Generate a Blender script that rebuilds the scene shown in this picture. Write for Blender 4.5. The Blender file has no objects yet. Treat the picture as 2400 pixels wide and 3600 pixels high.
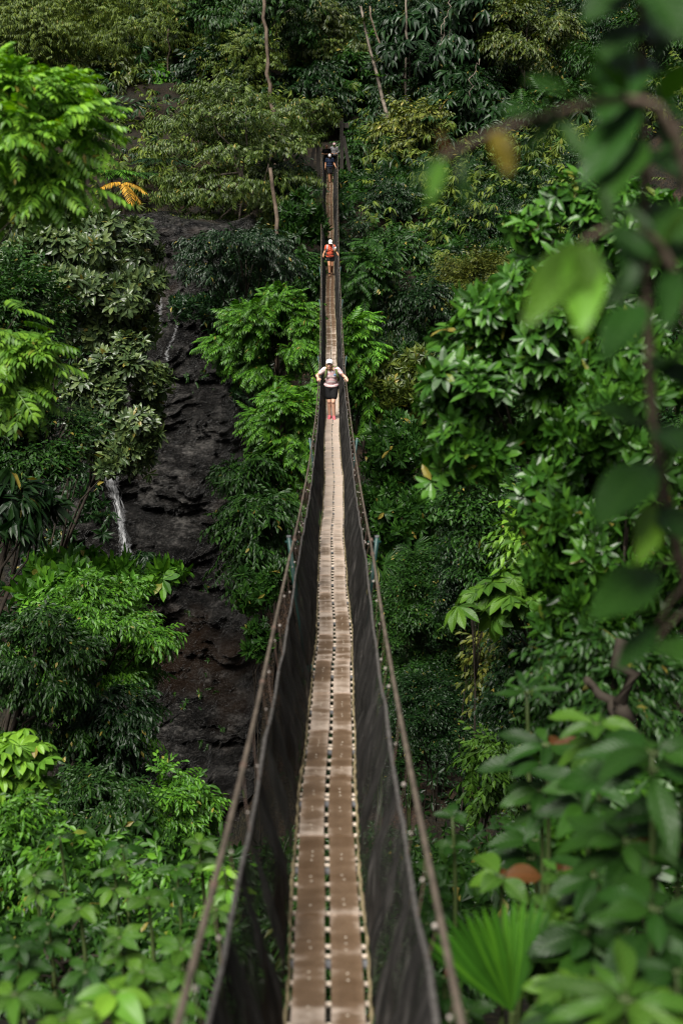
import bpy, math, random
import numpy as np
from mathutils import Vector, Matrix

scene = bpy.context.scene
COL = scene.collection
R = math.radians

# ------------------------------------------------------------------ camera, sky, sun, exposure
PITCH = R(14.5)
cam_d = bpy.data.cameras.new("camera")
cam = bpy.data.objects.new("camera", cam_d)
COL.objects.link(cam)
cam.location = (0, 0, 0)
cam.rotation_euler = (R(90) - PITCH, 0, 0)
cam_d.sensor_fit = 'HORIZONTAL'
cam_d.sensor_width = 24.0
cam_d.lens = 50.0
cam_d.clip_start = 0.05
cam_d.clip_end = 600
cam_d.dof.use_dof = True
cam_d.dof.focus_distance = 42.0
cam_d.dof.aperture_fstop = 2.1
scene.camera = cam

SUN_EL, SUN_AZ = R(56), R(206)      # azimuth measured clockwise from +Y (towards the far bank)
world = bpy.data.worlds.new("World")
scene.world = world
world.use_nodes = True
wn = world.node_tree
for n in list(wn.nodes):
    wn.nodes.remove(n)
w_out = wn.nodes.new('ShaderNodeOutputWorld')
w_bg = wn.nodes.new('ShaderNodeBackground')
w_sky = wn.nodes.new('ShaderNodeTexSky')
w_sky.sky_type = 'NISHITA'
w_sky.sun_disc = False
w_sky.sun_elevation = SUN_EL
w_sky.sun_rotation = SUN_AZ
w_sky.air_density = 1.0
w_sky.dust_density = 4.0
w_hs = wn.nodes.new('ShaderNodeHueSaturation')
w_hs.inputs['Saturation'].default_value = 0.35
wn.links.new(w_sky.outputs[0], w_hs.inputs['Color'])
wn.links.new(w_hs.outputs[0], w_bg.inputs['Color'])
w_bg.inputs['Strength'].default_value = 0.05
wn.links.new(w_bg.outputs[0], w_out.inputs['Surface'])

sun_d = bpy.data.lights.new("sun", 'SUN')
sun_d.energy = 5.0
sun_d.angle = R(32)
sun_d.color = (1.0, 0.96, 0.88)
sun = bpy.data.objects.new("sun", sun_d)
COL.objects.link(sun)
_sd = Vector((math.sin(SUN_AZ) * math.cos(SUN_EL), math.cos(SUN_AZ) * math.cos(SUN_EL), math.sin(SUN_EL)))
sun.rotation_euler = _sd.to_track_quat('Z', 'Y').to_euler()

vs = scene.view_settings
vs.view_transform = 'Standard'
vs.look = 'None'
vs.exposure = 0.58
vs.gamma = 1.0
scene.cycles.filter_width = 1.1
scene.cycles.max_bounces = 6
scene.cycles.transparent_max_bounces = 16
scene.cycles.caustics_reflective = False
scene.cycles.caustics_refractive = False

# ------------------------------------------------------------------ small helpers
CP, SP = math.cos(PITCH), math.sin(PITCH)
FPX = 5000.0


def at(px, py, d):
    """world point seen at pixel (px, py) of the 2400 x 3600 photograph at depth d"""
    x = (px - 1200) / FPX * d
    t = (py - 1800) / FPX
    return np.array([x, d * CP - d * t * SP, -(d * SP + d * t * CP)])


def smooth(a, b, x):
    t = np.clip((np.asarray(x, float) - a) / (b - a), 0, 1)
    return t * t * (3 - 2 * t)


_lat = np.random.default_rng(7).random((256, 256))


def vnoise(x, y, seed=0):
    x = np.asarray(x, float) + seed * 17.31
    y = np.asarray(y, float) + seed * 41.77
    xi = np.floor(x).astype(int); yi = np.floor(y).astype(int)
    fx = x - xi; fy = y - yi
    fx = fx * fx * (3 - 2 * fx); fy = fy * fy * (3 - 2 * fy)
    g = lambda i, j: _lat[i & 255, j & 255]
    return ((g(xi, yi) * (1 - fx) + g(xi + 1, yi) * fx) * (1 - fy)
            + (g(xi, yi + 1) * (1 - fx) + g(xi + 1, yi + 1) * fx) * fy) - 0.5


def fbm(x, y, oct=4, seed=0):
    s = 0; a = 1.0; f = 1.0
    for o in range(oct):
        s = s + a * vnoise(np.asarray(x) * f, np.asarray(y) * f, seed + o * 3)
        a *= 0.5; f *= 2.03
    return s


def mk(name, V, T, mat, parent=None, uv=None, shade=False, mats=None, midx=None):
    """one mesh object from vertices and triangles"""
    V = np.asarray(V, np.float32); T = np.asarray(T, np.int32)
    me = bpy.data.meshes.new(name)
    me.vertices.add(len(V)); me.vertices.foreach_set('co', V.ravel())
    me.loops.add(T.size); me.loops.foreach_set('vertex_index', T.ravel())
    k = T.shape[1]
    me.polygons.add(len(T)); me.polygons.foreach_set('loop_start', np.arange(0, T.size, k, dtype=np.int32))
    if uv is not None:
        l = me.uv_layers.new(name='UVMap')
        l.data.foreach_set('uv', np.asarray(uv, np.float32)[T.ravel()].ravel())
    for m in (mats or [mat]):
        me.materials.append(m)
    if midx is not None:
        me.polygons.foreach_set('material_index', np.asarray(midx, np.int32))
    me.polygons.foreach_set('use_smooth', np.full(len(T), shade))
    me.update(calc_edges=True)
    o = bpy.data.objects.new(name, me)
    COL.objects.link(o)
    if parent is not None:
        o.parent = parent
    return o


def empty(name, loc):
    o = bpy.data.objects.new(name, None)
    COL.objects.link(o)
    o.location = loc
    o.empty_display_size = 0.2
    return o


def tag(o, label=None, cat=None, group=None, kind=None):
    if label: o['label'] = label
    if cat: o['category'] = cat
    if group: o['group'] = group
    if kind: o['kind'] = kind
    return o


class MB:
    """collects triangles / quads (as triangles) of one mesh"""
    def __init__(self):
        self.V = []; self.T = []; self.U = []; self.M = []; self.n = 0

    def add(self, V, T, U=None, m=0):
        V = np.asarray(V, float).reshape(-1, 3); T = np.asarray(T, int)
        self.V.append(V); self.T.append(T + self.n); self.M.append(np.full(len(T), m))
        self.U.append(np.zeros((len(V), 2)) if U is None else np.asarray(U, float))
        self.n += len(V)
        return self

    def build(self, name, mat, parent=None, shade=False, mats=None, origin=None):
        V = np.concatenate(self.V)
        if origin is not None:
            V = V - np.asarray(origin, float)
        return mk(name, V, np.concatenate(self.T), mat, parent, np.concatenate(self.U), shade, mats, np.concatenate(self.M))


def frame(d, up=(0, 0, 1)):
    d = np.asarray(d, float); d = d / (np.linalg.norm(d) + 1e-9)
    s = np.cross(up, d)
    if np.linalg.norm(s) < 1e-4:
        s = np.cross((0, 1, 0), d)
    s /= np.linalg.norm(s)
    return d, s, np.cross(d, s)


def tube(P, r, n=6, caps=True, jitter=None):
    P = np.asarray(P, float); m = len(P)
    r = np.broadcast_to(np.asarray(r, float), (m,))
    tn = np.gradient(P, axis=0) if m > 2 else np.repeat((P[1:] - P[:1]), 2, 0)
    V = []
    for i in range(m):
        d, s, u = frame(tn[i])
        a = np.arange(n) / n * 2 * math.pi
        rr = r[i] * (1 if jitter is None else (1 + jitter * np.sin(a * 3 + i)))
        V.append(P[i] + np.outer(np.cos(a) * rr, s) + np.outer(np.sin(a) * rr, u))
    V = np.concatenate(V)
    T = []
    for i in range(m - 1):
        for j in range(n):
            a0 = i * n + j; b0 = i * n + (j + 1) % n
            T += [(a0, b0, b0 + n), (a0, b0 + n, a0 + n)]
    if caps:
        V = np.vstack([V, P[0], P[-1]])
        c0, c1 = m * n, m * n + 1
        for j in range(n):
            T.append((c0, (j + 1) % n, j)); T.append((c1, (m - 1) * n + j, (m - 1) * n + (j + 1) % n))
    return V, np.array(T)


def tube_fast(P, r, n=6):
    """long tube with vectorised indices; P (m,3)"""
    P = np.asarray(P, float); m = len(P)
    r = np.broadcast_to(np.asarray(r, float), (m,))
    tn = np.gradient(P, axis=0); tn /= np.linalg.norm(tn, axis=1, keepdims=True)
    up = np.tile(np.array([0, 0, 1.0]), (m, 1))
    s = np.cross(up, tn); s /= np.linalg.norm(s, axis=1, keepdims=True)
    u = np.cross(tn, s)
    a = np.arange(n) / n * 2 * math.pi
    V = P[:, None] + r[:, None, None] * (np.cos(a)[None, :, None] * s[:, None] + np.sin(a)[None, :, None] * u[:, None])
    idx = np.arange(m * n).reshape(m, n)
    a0 = idx[:-1]; b0 = np.roll(idx, -1, 1)[:-1]; a1 = idx[1:]; b1 = np.roll(idx, -1, 1)[1:]
    T = np.concatenate([np.stack([a0, b0, b1], -1).reshape(-1, 3), np.stack([a0, b1, a1], -1).reshape(-1, 3)])
    U = np.stack([np.repeat(np.arange(m) / m, n), np.tile(np.arange(n) / n, m)], -1)
    return V.reshape(-1, 3), T, U


def boxv(c, dx, dy, dz):
    """box from centre and three half-axis vectors"""
    c = np.asarray(c, float); dx, dy, dz = (np.asarray(v, float) for v in (dx, dy, dz))
    V = np.array([c + a * dx + b * dy + e * dz for e in (-1, 1) for b in (-1, 1) for a in (-1, 1)])
    T = [(0, 2, 3), (0, 3, 1), (4, 5, 7), (4, 7, 6), (0, 1, 5), (0, 5, 4), (2, 6, 7), (2, 7, 3), (0, 4, 6), (0, 6, 2), (1, 3, 7), (1, 7, 5)]
    return V, np.array(T)


def gridT(m, n):
    idx = np.arange(m * n).reshape(m, n)
    a, b, c, d = idx[:-1, :-1], idx[:-1, 1:], idx[1:, 1:], idx[1:, :-1]
    return np.concatenate([np.stack([a, b, c], -1).reshape(-1, 3), np.stack([a, c, d], -1).reshape(-1, 3)])


# ------------------------------------------------------------------ materials
def new_mat(name):
    m = bpy.data.materials.new(name)
    m.use_nodes = True
    nt = m.node_tree
    for n in list(nt.nodes):
        nt.nodes.remove(n)
    out = nt.nodes.new('ShaderNodeOutputMaterial')
    return m, nt, out


def N(nt, typ, **kw):
    n = nt.nodes.new(typ)
    for k, v in kw.items():
        if k in n.inputs:
            n.inputs[k].default_value = v
        else:
            setattr(n, k, v)
    return n


def ramp(nt, fac, stops):
    r = nt.nodes.new('ShaderNodeValToRGB')
    e = r.color_ramp.elements
    while len(e) < len(stops):
        e.new(0.5)
    for i, (p, c) in enumerate(stops):
        e[i].position = p
        e[i].color = (*c, 1) if len(c) == 3 else c
    nt.links.new(fac, r.inputs['Fac'])
    return r


def mat_plain(name, col, rough=0.6, var=0.25, scale=8.0, spec=0.4, metal=0.0, bump=0.0, bscale=40.0, col2=None):
    m, nt, out = new_mat(name)
    b = N(nt, 'ShaderNodeBsdfPrincipled')
    tc = N(nt, 'ShaderNodeTexCoord')
    nz = N(nt, 'ShaderNodeTexNoise', Scale=scale, Detail=5.0)
    nt.links.new(tc.outputs['Object'], nz.inputs['Vector'])
    c1 = tuple(c * (1 - var) for c in col)
    c2 = col2 or tuple(min(1, c * (1 + var)) for c in col)
    r = ramp(nt, nz.outputs['Fac'], [(0.3, c1), (0.7, c2)])
    nt.links.new(r.outputs[0], b.inputs['Base Color'])
    b.inputs['Roughness'].default_value = rough
    b.inputs['Specular IOR Level'].default_value = spec
    b.inputs['Metallic'].default_value = metal
    if bump > 0:
        n2 = N(nt, 'ShaderNodeTexNoise', Scale=bscale, Detail=4.0)
        nt.links.new(tc.outputs['Object'], n2.inputs['Vector'])
        bp = N(nt, 'ShaderNodeBump', Strength=bump, Distance=0.02)
        nt.links.new(n2.outputs['Fac'], bp.inputs['Height'])
        nt.links.new(bp.outputs[0], b.inputs['Normal'])
    nt.links.new(b.outputs[0], out.inputs['Surface'])
    return m


def mat_leaf(name, col, rough=0.45, spec=0.35, odd=(0.20, 0.16, 0.03), oddp=0.010, young=None, trans=0.16, veins=False):
    """leaf: each leaf (mesh island) has its own tint; a few are yellowed"""
    m, nt, out = new_mat(name)
    geo = N(nt, 'ShaderNodeNewGeometry')
    oi = N(nt, 'ShaderNodeObjectInfo')
    rsum = N(nt, 'ShaderNodeMath', operation='ADD'); nt.links.new(geo.outputs['Random Per Island'], rsum.inputs[0]); nt.links.new(oi.outputs['Random'], rsum.inputs[1])
    rfr = N(nt, 'ShaderNodeMath', operation='FRACT'); nt.links.new(rsum.outputs[0], rfr.inputs[0])
    rnd = rfr.outputs[0]
    c = np.array(col)
    young = young or tuple(np.clip(c * np.array([1.9, 1.55, 1.3]), 0, 1))
    if oddp == 0:
        odd = tuple(young)
    r = ramp(nt, rnd, [(0.0, tuple(c * 0.55)), (0.45, tuple(c)), (0.86 - oddp, tuple(young)), (0.995 - oddp, tuple(young)), (1.0 - oddp * 0.6, odd)])
    hs = N(nt, 'ShaderNodeHueSaturation')
    mp = N(nt, 'ShaderNodeMapRange')
    mp.inputs['To Min'].default_value = 0.8; mp.inputs['To Max'].default_value = 1.2
    nt.links.new(oi.outputs['Random'], mp.inputs['Value'])
    nt.links.new(mp.outputs[0], hs.inputs['Value'])
    nt.links.new(r.outputs[0], hs.inputs['Color'])
    colout = hs.outputs[0]
    b = N(nt, 'ShaderNodeBsdfPrincipled')
    if veins:
        uv = N(nt, 'ShaderNodeUVMap')
        sx = N(nt, 'ShaderNodeSeparateXYZ')
        nt.links.new(uv.outputs[0], sx.inputs[0])
        ab = N(nt, 'ShaderNodeMath', operation='ABSOLUTE'); nt.links.new(sx.outputs[1], ab.inputs[0])
        mu = N(nt, 'ShaderNodeMath', operation='MULTIPLY_ADD'); nt.links.new(ab.outputs[0], mu.inputs[0]); mu.inputs[1].default_value = -0.32
        nt.links.new(sx.outputs[0], mu.inputs[2])
        mm = N(nt, 'ShaderNodeMath', operation='MULTIPLY'); nt.links.new(mu.outputs[0], mm.inputs[0]); mm.inputs[1].default_value = 11.0
        pp = N(nt, 'ShaderNodeMath', operation='PINGPONG'); nt.links.new(mm.outputs[0], pp.inputs[0]); pp.inputs[1].default_value = 0.5
        mn = N(nt, 'ShaderNodeMath', operation='MINIMUM'); nt.links.new(pp.outputs[0], mn.inputs[0])
        m4 = N(nt, 'ShaderNodeMath', operation='MULTIPLY'); nt.links.new(ab.outputs[0], m4.inputs[0]); m4.inputs[1].default_value = 2.5
        nt.links.new(m4.outputs[0], mn.inputs[1])
        vr = ramp(nt, mn.outputs[0], [(0.0, (1, 1, 1)), (0.13, (0, 0, 0))])
        mx = N(nt, 'ShaderNodeMixRGB', blend_type='MIX')
        ms = N(nt, 'ShaderNodeMath', operation='MULTIPLY'); nt.links.new(vr.outputs[0], ms.inputs[0]); ms.inputs[1].default_value = 0.45
        nt.links.new(ms.outputs[0], mx.inputs['Fac']); nt.links.new(colout, mx.inputs['Color1'])
        mx.inputs['Color2'].default_value = (*np.clip(c * np.array([2.8, 2.0, 2.4]), 0, 1), 1)
        colout = mx.outputs[0]
        bp = N(nt, 'ShaderNodeBump', Strength=0.6, Distance=0.006)
        nt.links.new(pp.outputs[0], bp.inputs['Height'])
        nt.links.new(bp.outputs[0], b.inputs['Normal'])
    nt.links.new(colout, b.inputs['Base Color'])
    b.inputs['Roughness'].default_value = rough
    b.inputs['Specular IOR Level'].default_value = spec
    tr = N(nt, 'ShaderNodeBsdfTranslucent')
    hs2 = N(nt, 'ShaderNodeHueSaturation', Saturation=1.15, Value=1.5)
    nt.links.new(colout, hs2.inputs['Color'])
    nt.links.new(hs2.outputs[0], tr.inputs['Color'])
    mix = N(nt, 'ShaderNodeMixShader', Fac=trans)
    nt.links.new(b.outputs[0], mix.inputs[1]); nt.links.new(tr.outputs[0], mix.inputs[2])
    nt.links.new(mix.outputs[0], out.inputs['Surface'])
    return m


LEAF = {
    'bright': mat_leaf('leaf_bright', (0.044, 0.140, 0.010), rough=0.45, spec=0.3),
    'lime': mat_leaf('leaf_lime', (0.088, 0.215, 0.020), rough=0.45, trans=0.25),
    'mid': mat_leaf('leaf_mid', (0.0135, 0.048, 0.006), spec=0.28),
    'dark': mat_leaf('leaf_dark', (0.0062, 0.024, 0.005), rough=0.42, spec=0.28),
    'grey': mat_leaf('leaf_grey', (0.0523, 0.0908, 0.0303), rough=0.38, spec=0.5),
    'olive': mat_leaf('leaf_olive', (0.0420, 0.0690, 0.0108), oddp=0.02),
    'ochre': mat_leaf('leaf_ochre', (0.0713, 0.0992, 0.0161), oddp=0.03, odd=(0.30, 0.26, 0.06)),
    'deep': mat_leaf('leaf_deep', (0.0072, 0.0252, 0.0072), rough=0.42),
    'tiered': mat_leaf('leaf_tiered', (0.0372, 0.0682, 0.0112), oddp=0.02),
    'hill': mat_leaf('leaf_hill', (0.066, 0.110, 0.016), spec=0.25, rough=0.5),
    'palm': mat_leaf('leaf_palm', (0.030, 0.110, 0.008), oddp=0.0, rough=0.5, spec=0.25),
    'dead': mat_leaf('leaf_dead', (0.4200, 0.2500, 0.0300), rough=0.6, spec=0.2),
    'red': mat_leaf('leaf_red', (0.2400, 0.0800, 0.0300), rough=0.6, spec=0.2),
    'rust': mat_leaf('leaf_rust', (0.062, 0.024, 0.006), rough=0.5, spec=0.3, veins=True, oddp=0.0, young=(0.085, 0.036, 0.008)),
    'yellow': mat_leaf('leaf_yellow', (0.085, 0.064, 0.006), rough=0.5, spec=0.2, oddp=0.0, young=(0.10, 0.078, 0.008)),
    'broad': mat_leaf('leaf_broad', (0.011, 0.044, 0.004), rough=0.45, spec=0.3, veins=True, oddp=0.0),
    'broadpale': mat_leaf('leaf_broad_pale', (0.034, 0.095, 0.009), rough=0.45, spec=0.3, veins=True, oddp=0.0),
    'gloss': mat_leaf('leaf_gloss', (0.030, 0.100, 0.010), rough=0.40, spec=0.45),
}
BARK = mat_plain('bark', (0.10, 0.075, 0.055), 0.85, 0.5, 3.0, 0.2, bump=0.6, bscale=25)
BARK_PALE = mat_plain('bark_pale', (0.15, 0.125, 0.10), 0.85, 0.75, 2.5, 0.2, bump=0.6, bscale=20)
BARK_DARK = mat_plain('bark_dark', (0.03, 0.024, 0.018), 0.8, 0.4, 5.0, 0.2)
STEM = mat_plain('stem_green', (0.05, 0.075, 0.02), 0.6, 0.3, 5.0)

# ------------------------------------------------------------------ the gorge: terrain, rock cliff, water
CLIFF_X0, CLIFF_X1 = -19.0, -1.75


def cliff_y(x, z, fine=True):
    """distance of the wet rock face at cross position x and height z"""
    x = np.asarray(x, float); z = np.asarray(z, float)
    y = 50.5 + (z + 26.5) / 22.0 * 15.0
    y = y + 1.8 * fbm(x * 0.16, z * 0.16, 3, 2)
    y = y + 0.022 * (x + 6) ** 2 + 24 * smooth(-5.2, -1.2, x + 0.12 * (z + 14)) ** 1.3
    if fine:
        ter = lambda f, k: (np.floor(f * k) + smooth(0.72, 1.0, f * k - np.floor(f * k))) / k
        y = y - 1.5 * ter(fbm(x * 0.33 + 0.12 * z, z * 0.55 - 0.1 * x, 3, 9), 5)
        y = y - 0.7 * ter(fbm(x * 0.8 + 0.3 * z, z * 1.3 - 0.2 * x, 3, 15), 6)
        zz = z + 0.22 * x + 0.7 * fbm(x * 0.3, z * 0.3, 2, 5)
        st = np.abs(((zz * 0.36 + 0.5 * vnoise(x * 0.15, z * 0.1, 3)) % 1.0) - 0.5) * 2
        y = y + 0.35 * smooth(0.80, 1.0, st)
        y = y - 0.22 * fbm(x * 2.2, z * 3.0, 3, 11)
        y = y - 0.13 * fbm(x * 6, z * 7, 3, 13)
    return y


def ground_z(x, y, rough=True):
    x = np.asarray(x, float); y = np.asarray(y, float)
    near = np.interp(y, [-30, 0.5, 2, 20, 40, 44], [-2.4, -2.4, -2.9, -11.2, -26, -27.2])
    slope = np.interp(y, [48, 56, 70, 86, 92, 104, 135, 170, 260], [-27, -22.5, -13.0, -4.2, -2.2, 0.5, 14, 30, 60])
    left = np.interp(y, [51.5, 67.5, 69, 80, 92, 135, 170, 260], [-27.2, -5.0, -4.6, -4.3, -0.6, 15, 31, 60])
    b = smooth(-6.0, -2.0, x)
    far = left * (1 - b) + slope * b
    z = np.where(y < 46, near, far)
    z = np.where((y >= 44) & (y < 52), np.maximum(-27.2, np.where(y < 46, near, far)), z)
    # gorge sides climb away from the line of the bridge
    z = z + np.maximum(0, np.abs(x) - 16) * 0.35
    z = z + np.where(y > 40, np.maximum(0, x - 6) * 0.30 * smooth(44, 56, y) * (1 - smooth(84, 100, y)), 0)
    if rough:
        z = z + 0.9 * fbm(x * 0.25, y * 0.25, 4, 21) * smooth(1, 6, np.abs(y - 1))
    return z


gm, gnt, gout = new_mat('forest_soil')
gb = N(gnt, 'ShaderNodeBsdfPrincipled', Roughness=0.8)
gb.inputs['Specular IOR Level'].default_value = 0.25
gtc = N(gnt, 'ShaderNodeTexCoord')
gn1 = N(gnt, 'ShaderNodeTexNoise', Scale=0.5, Detail=6.0)
gn2 = N(gnt, 'ShaderNodeTexVoronoi', Scale=9.0)
gnt.links.new(gtc.outputs['Object'], gn1.inputs['Vector']); gnt.links.new(gtc.outputs['Object'], gn2.inputs['Vector'])
gr1 = ramp(gnt, gn1.outputs['Fac'], [(0.40, (0.010, 0.010, 0.005)), (0.58, (0.022, 0.016, 0.010)), (0.75, (0.060, 0.040, 0.028))])
gr2 = ramp(gnt, gn2.outputs['Color'], [(0.2, (0.4, 0.4, 0.4)), (0.9, (1.3, 1.1, 0.9))])
gmx = N(gnt, 'ShaderNodeMixRGB', blend_type='MULTIPLY', Fac=1.0)
gnt.links.new(gr1.outputs[0], gmx.inputs['Color1']); gnt.links.new(gr2.outputs[0], gmx.inputs['Color2'])
gnt.links.new(gmx.outputs[0], gb.inputs['Base Color'])
gbp = N(gnt, 'ShaderNodeBump', Strength=0.8, Distance=0.08)
gnt.links.new(gn2.outputs['Distance'], gbp.inputs['Height']); gnt.links.new(gbp.outputs[0], gb.inputs['Normal'])
gnt.links.new(gb.outputs[0], gout.inputs['Surface'])

gx = np.concatenate([np.linspace(-150, -32, 14), np.linspace(-30, 30, 151), np.linspace(32, 150, 14)])
gy = np.concatenate([np.linspace(-40, 0, 12), np.linspace(0.4, 110, 275), np.linspace(112, 260, 60)])
GX, GY = np.meshgrid(gx, gy)
GZ = ground_z(GX, GY)
GZ = GZ - 0.9 * ((GX > CLIFF_X0) & (GX < CLIFF_X1 - 1.5) & (GY > 66) & (GY < 73))
tag(mk('terrain', np.stack([GX, GY, GZ], -1).reshape(-1, 3), gridT(len(gy), len(gx)), gm, shade=True), 'dark earth of the forested gorge under the bridge', 'ground', kind='structure')

rm, rnt, rout = new_mat('wet_rock')
rb = N(rnt, 'ShaderNodeBsdfPrincipled')
rb.inputs['Specular IOR Level'].default_value = 0.35
rtc = N(rnt, 'ShaderNodeTexCoord')
rmp = N(rnt, 'ShaderNodeMapping'); rmp.inputs['Scale'].default_value = (1, 1, 2.4)
rnt.links.new(rtc.outputs['Object'], rmp.inputs['Vector'])
rn1 = N(rnt, 'ShaderNodeTexNoise', Scale=0.8, Detail=8.0, Roughness=0.65)
rn2 = N(rnt, 'ShaderNodeTexNoise', Scale=6.0, Detail=8.0, Roughness=0.75)
rn3 = N(rnt, 'ShaderNodeTexNoise', Scale=0.23, Detail=3.0)
for n in (rn1, rn2):
    rnt.links.new(rmp.outputs[0], n.inputs['Vector'])
rnt.links.new(rtc.outputs['Object'], rn3.inputs['Vector'])
rav = N(rnt, 'ShaderNodeMath', operation='ADD'); rnt.links.new(rn1.outputs['Fac'], rav.inputs[0]); rnt.links.new(rn2.outputs['Fac'], rav.inputs[1])
rav2 = N(rnt, 'ShaderNodeMath', operation='MULTIPLY'); rnt.links.new(rav.outputs[0], rav2.inputs[0]); rav2.inputs[1].default_value = 0.5
rr = ramp(rnt, rav2.outputs[0], [(0.40, (0.003, 0.003, 0.003)), (0.51, (0.016, 0.015, 0.014)), (0.64, (0.125, 0.117, 0.108))])
rr3 = ramp(rnt, rn3.outputs['Fac'], [(0.56, (0, 0, 0)), (0.68, (1, 1, 1))])
rmx = N(rnt, 'ShaderNodeMixRGB'); rmx.inputs['Color2'].default_value = (0.050, 0.027, 0.014, 1)
rfm = N(rnt, 'ShaderNodeMath', operation='MULTIPLY'); rfm.inputs[1].default_value = 0.35
rnt.links.new(rr3.outputs[0], rfm.inputs[0]); rnt.links.new(rfm.outputs[0], rmx.inputs['Fac']); rnt.links.new(rr.outputs[0], rmx.inputs['Color1'])
rnt.links.new(rmx.outputs[0], rb.inputs['Base Color'])
rro = ramp(rnt, rn1.outputs['Fac'], [(0.42, (0.16, 0.16, 0.16)), (0.6, (0.5, 0.5, 0.5))])
rnt.links.new(rro.outputs[0], rb.inputs['Roughness'])
rbp = N(rnt, 'ShaderNodeBump', Strength=1.0, Distance=0.30)
rnt.links.new(rn2.outputs['Fac'], rbp.inputs['Height']); rnt.links.new(rbp.outputs[0], rb.inputs['Normal'])
rnt.links.new(rb.outputs[0], rout.inputs['Surface'])

cx = np.arange(CLIFF_X0, CLIFF_X1, 0.085); cz = np.arange(-28, -4.2, 0.085)
CX, CZ = np.meshgrid(cx, cz)
CY = cliff_y(CX, CZ)
# round the lip over on to the ledge at the top, which runs back to the pool
lip = []
top_y = CY[-1]
for k in range(1, 70):
    bk = k * 0.16
    zz = -4.2 + 0.25 * (1 - math.exp(-bk * 2)) + 0.02 * bk + 0.30 * fbm(cx * 0.5, np.full_like(cx, bk * 0.5), 4, 31) * min(1, bk) * 2.2 + 0.12 * fbm(cx * 3, np.full_like(cx, bk * 3), 3, 33) - 0.28 * np.exp(-((cx + 8.8) / 1.9) ** 2 - ((bk - 4.2) / 2.4) ** 2)
    lip.append(np.stack([cx, top_y + bk * 1.0, np.broadcast_to(zz, cx.shape)], -1))
V = np.concatenate([np.stack([CX, CY, CZ], -1).reshape(-1, 3), np.concatenate(lip)])
tag(mk('rock_cliff', V, gridT(len(cz) + len(lip), len(cx)), rm, shade=True), 'dark wet layered rock face behind the waterfall left of the bridge', 'cliff', kind='structure')

wm, wnt, wout = new_mat('still_water')
wb = N(wnt, 'ShaderNodeBsdfPrincipled', Roughness=0.08)
wb.inputs['Base Color'].default_value = (0.045, 0.034, 0.012, 1)
wtc = N(wnt, 'ShaderNodeTexCoord'); wnz = N(wnt, 'ShaderNodeTexNoise', Scale=3.0, Detail=3.0)
wnt.links.new(wtc.outputs['Object'], wnz.inputs['Vector'])
wbp = N(wnt, 'ShaderNodeBump', Strength=0.15, Distance=0.05)
wnt.links.new(wnz.outputs['Fac'], wbp.inputs['Height']); wnt.links.new(wbp.outputs[0], wb.inputs['Normal'])
wnt.links.new(wb.outputs[0], wout.inputs['Surface'])


def water_patch(name, cxx, cyy, z, rx, ry, label, seed):
    a = np.linspace(0, 2 * math.pi, 48, endpoint=False)
    rr_ = 1 + 0.35 * vnoise(np.cos(a) * 2 + seed, np.sin(a) * 2, seed)
    V = np.stack([cxx + rx * rr_ * np.cos(a), cyy + ry * rr_ * np.sin(a), np.full(48, z)], -1)
    V = np.vstack([V, [[cxx, cyy, z]]])
    T = [(48, i, (i + 1) % 48) for i in range(48)]
    return tag(mk(name, V, T, wm), label, 'water', kind='structure')


for i, (bxx, off, r, lb) in enumerate([(-9.9, 6.6, .75, 'long low boulder behind the left end of the pool'), (-7.6, 6.4, .55, 'grey boulder behind the right end of the pool'), (-6.9, 2.2, .7, 'rounded wet boulder on the lip right of the pool'), (-8.3, 0.9, .6, 'flat boulder on the lip in front of the pool')]):
    rg_ = np.random.default_rng(60 + i)
    th, ph = np.meshgrid(np.linspace(0, 2 * math.pi, 28, endpoint=False), np.linspace(-1.45, 1.45, 16))
    dx_, dy_, dz_ = np.cos(ph) * np.cos(th), np.cos(ph) * np.sin(th), np.sin(ph)
    rr_ = 1 + 0.5 * fbm(dx_ * 1.4 + i * 3, dy_ * 1.4 + dz_ * 1.1, 3, 40 + i)
    Vb = np.stack([dx_ * rr_ * r * 1.5, dy_ * rr_ * r, dz_ * rr_ * r * .62], -1)
    Vb = np.concatenate([Vb, Vb[:, :1]], 1)
    tag(mk('boulder', Vb.reshape(-1, 3), gridT(16, 29), rm, shade=True), lb, 'boulder', 'boulders on the rock ledge').location = (bxx, float(np.interp(bxx, cx, top_y)) + off, -3.95)
pc = at(560, 822, 70.0)
water_patch('pool', -8.9, float(np.interp(-8.9, cx, top_y)) + 4.0, -4.0, 2.6, 2.6, 'shallow brown pool on the rock ledge above the falls', 1)
water_patch('stream', 0.0, 48.0, -26.75, 17, 4.2, 'dark stream on the floor of the gorge', 2)

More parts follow.
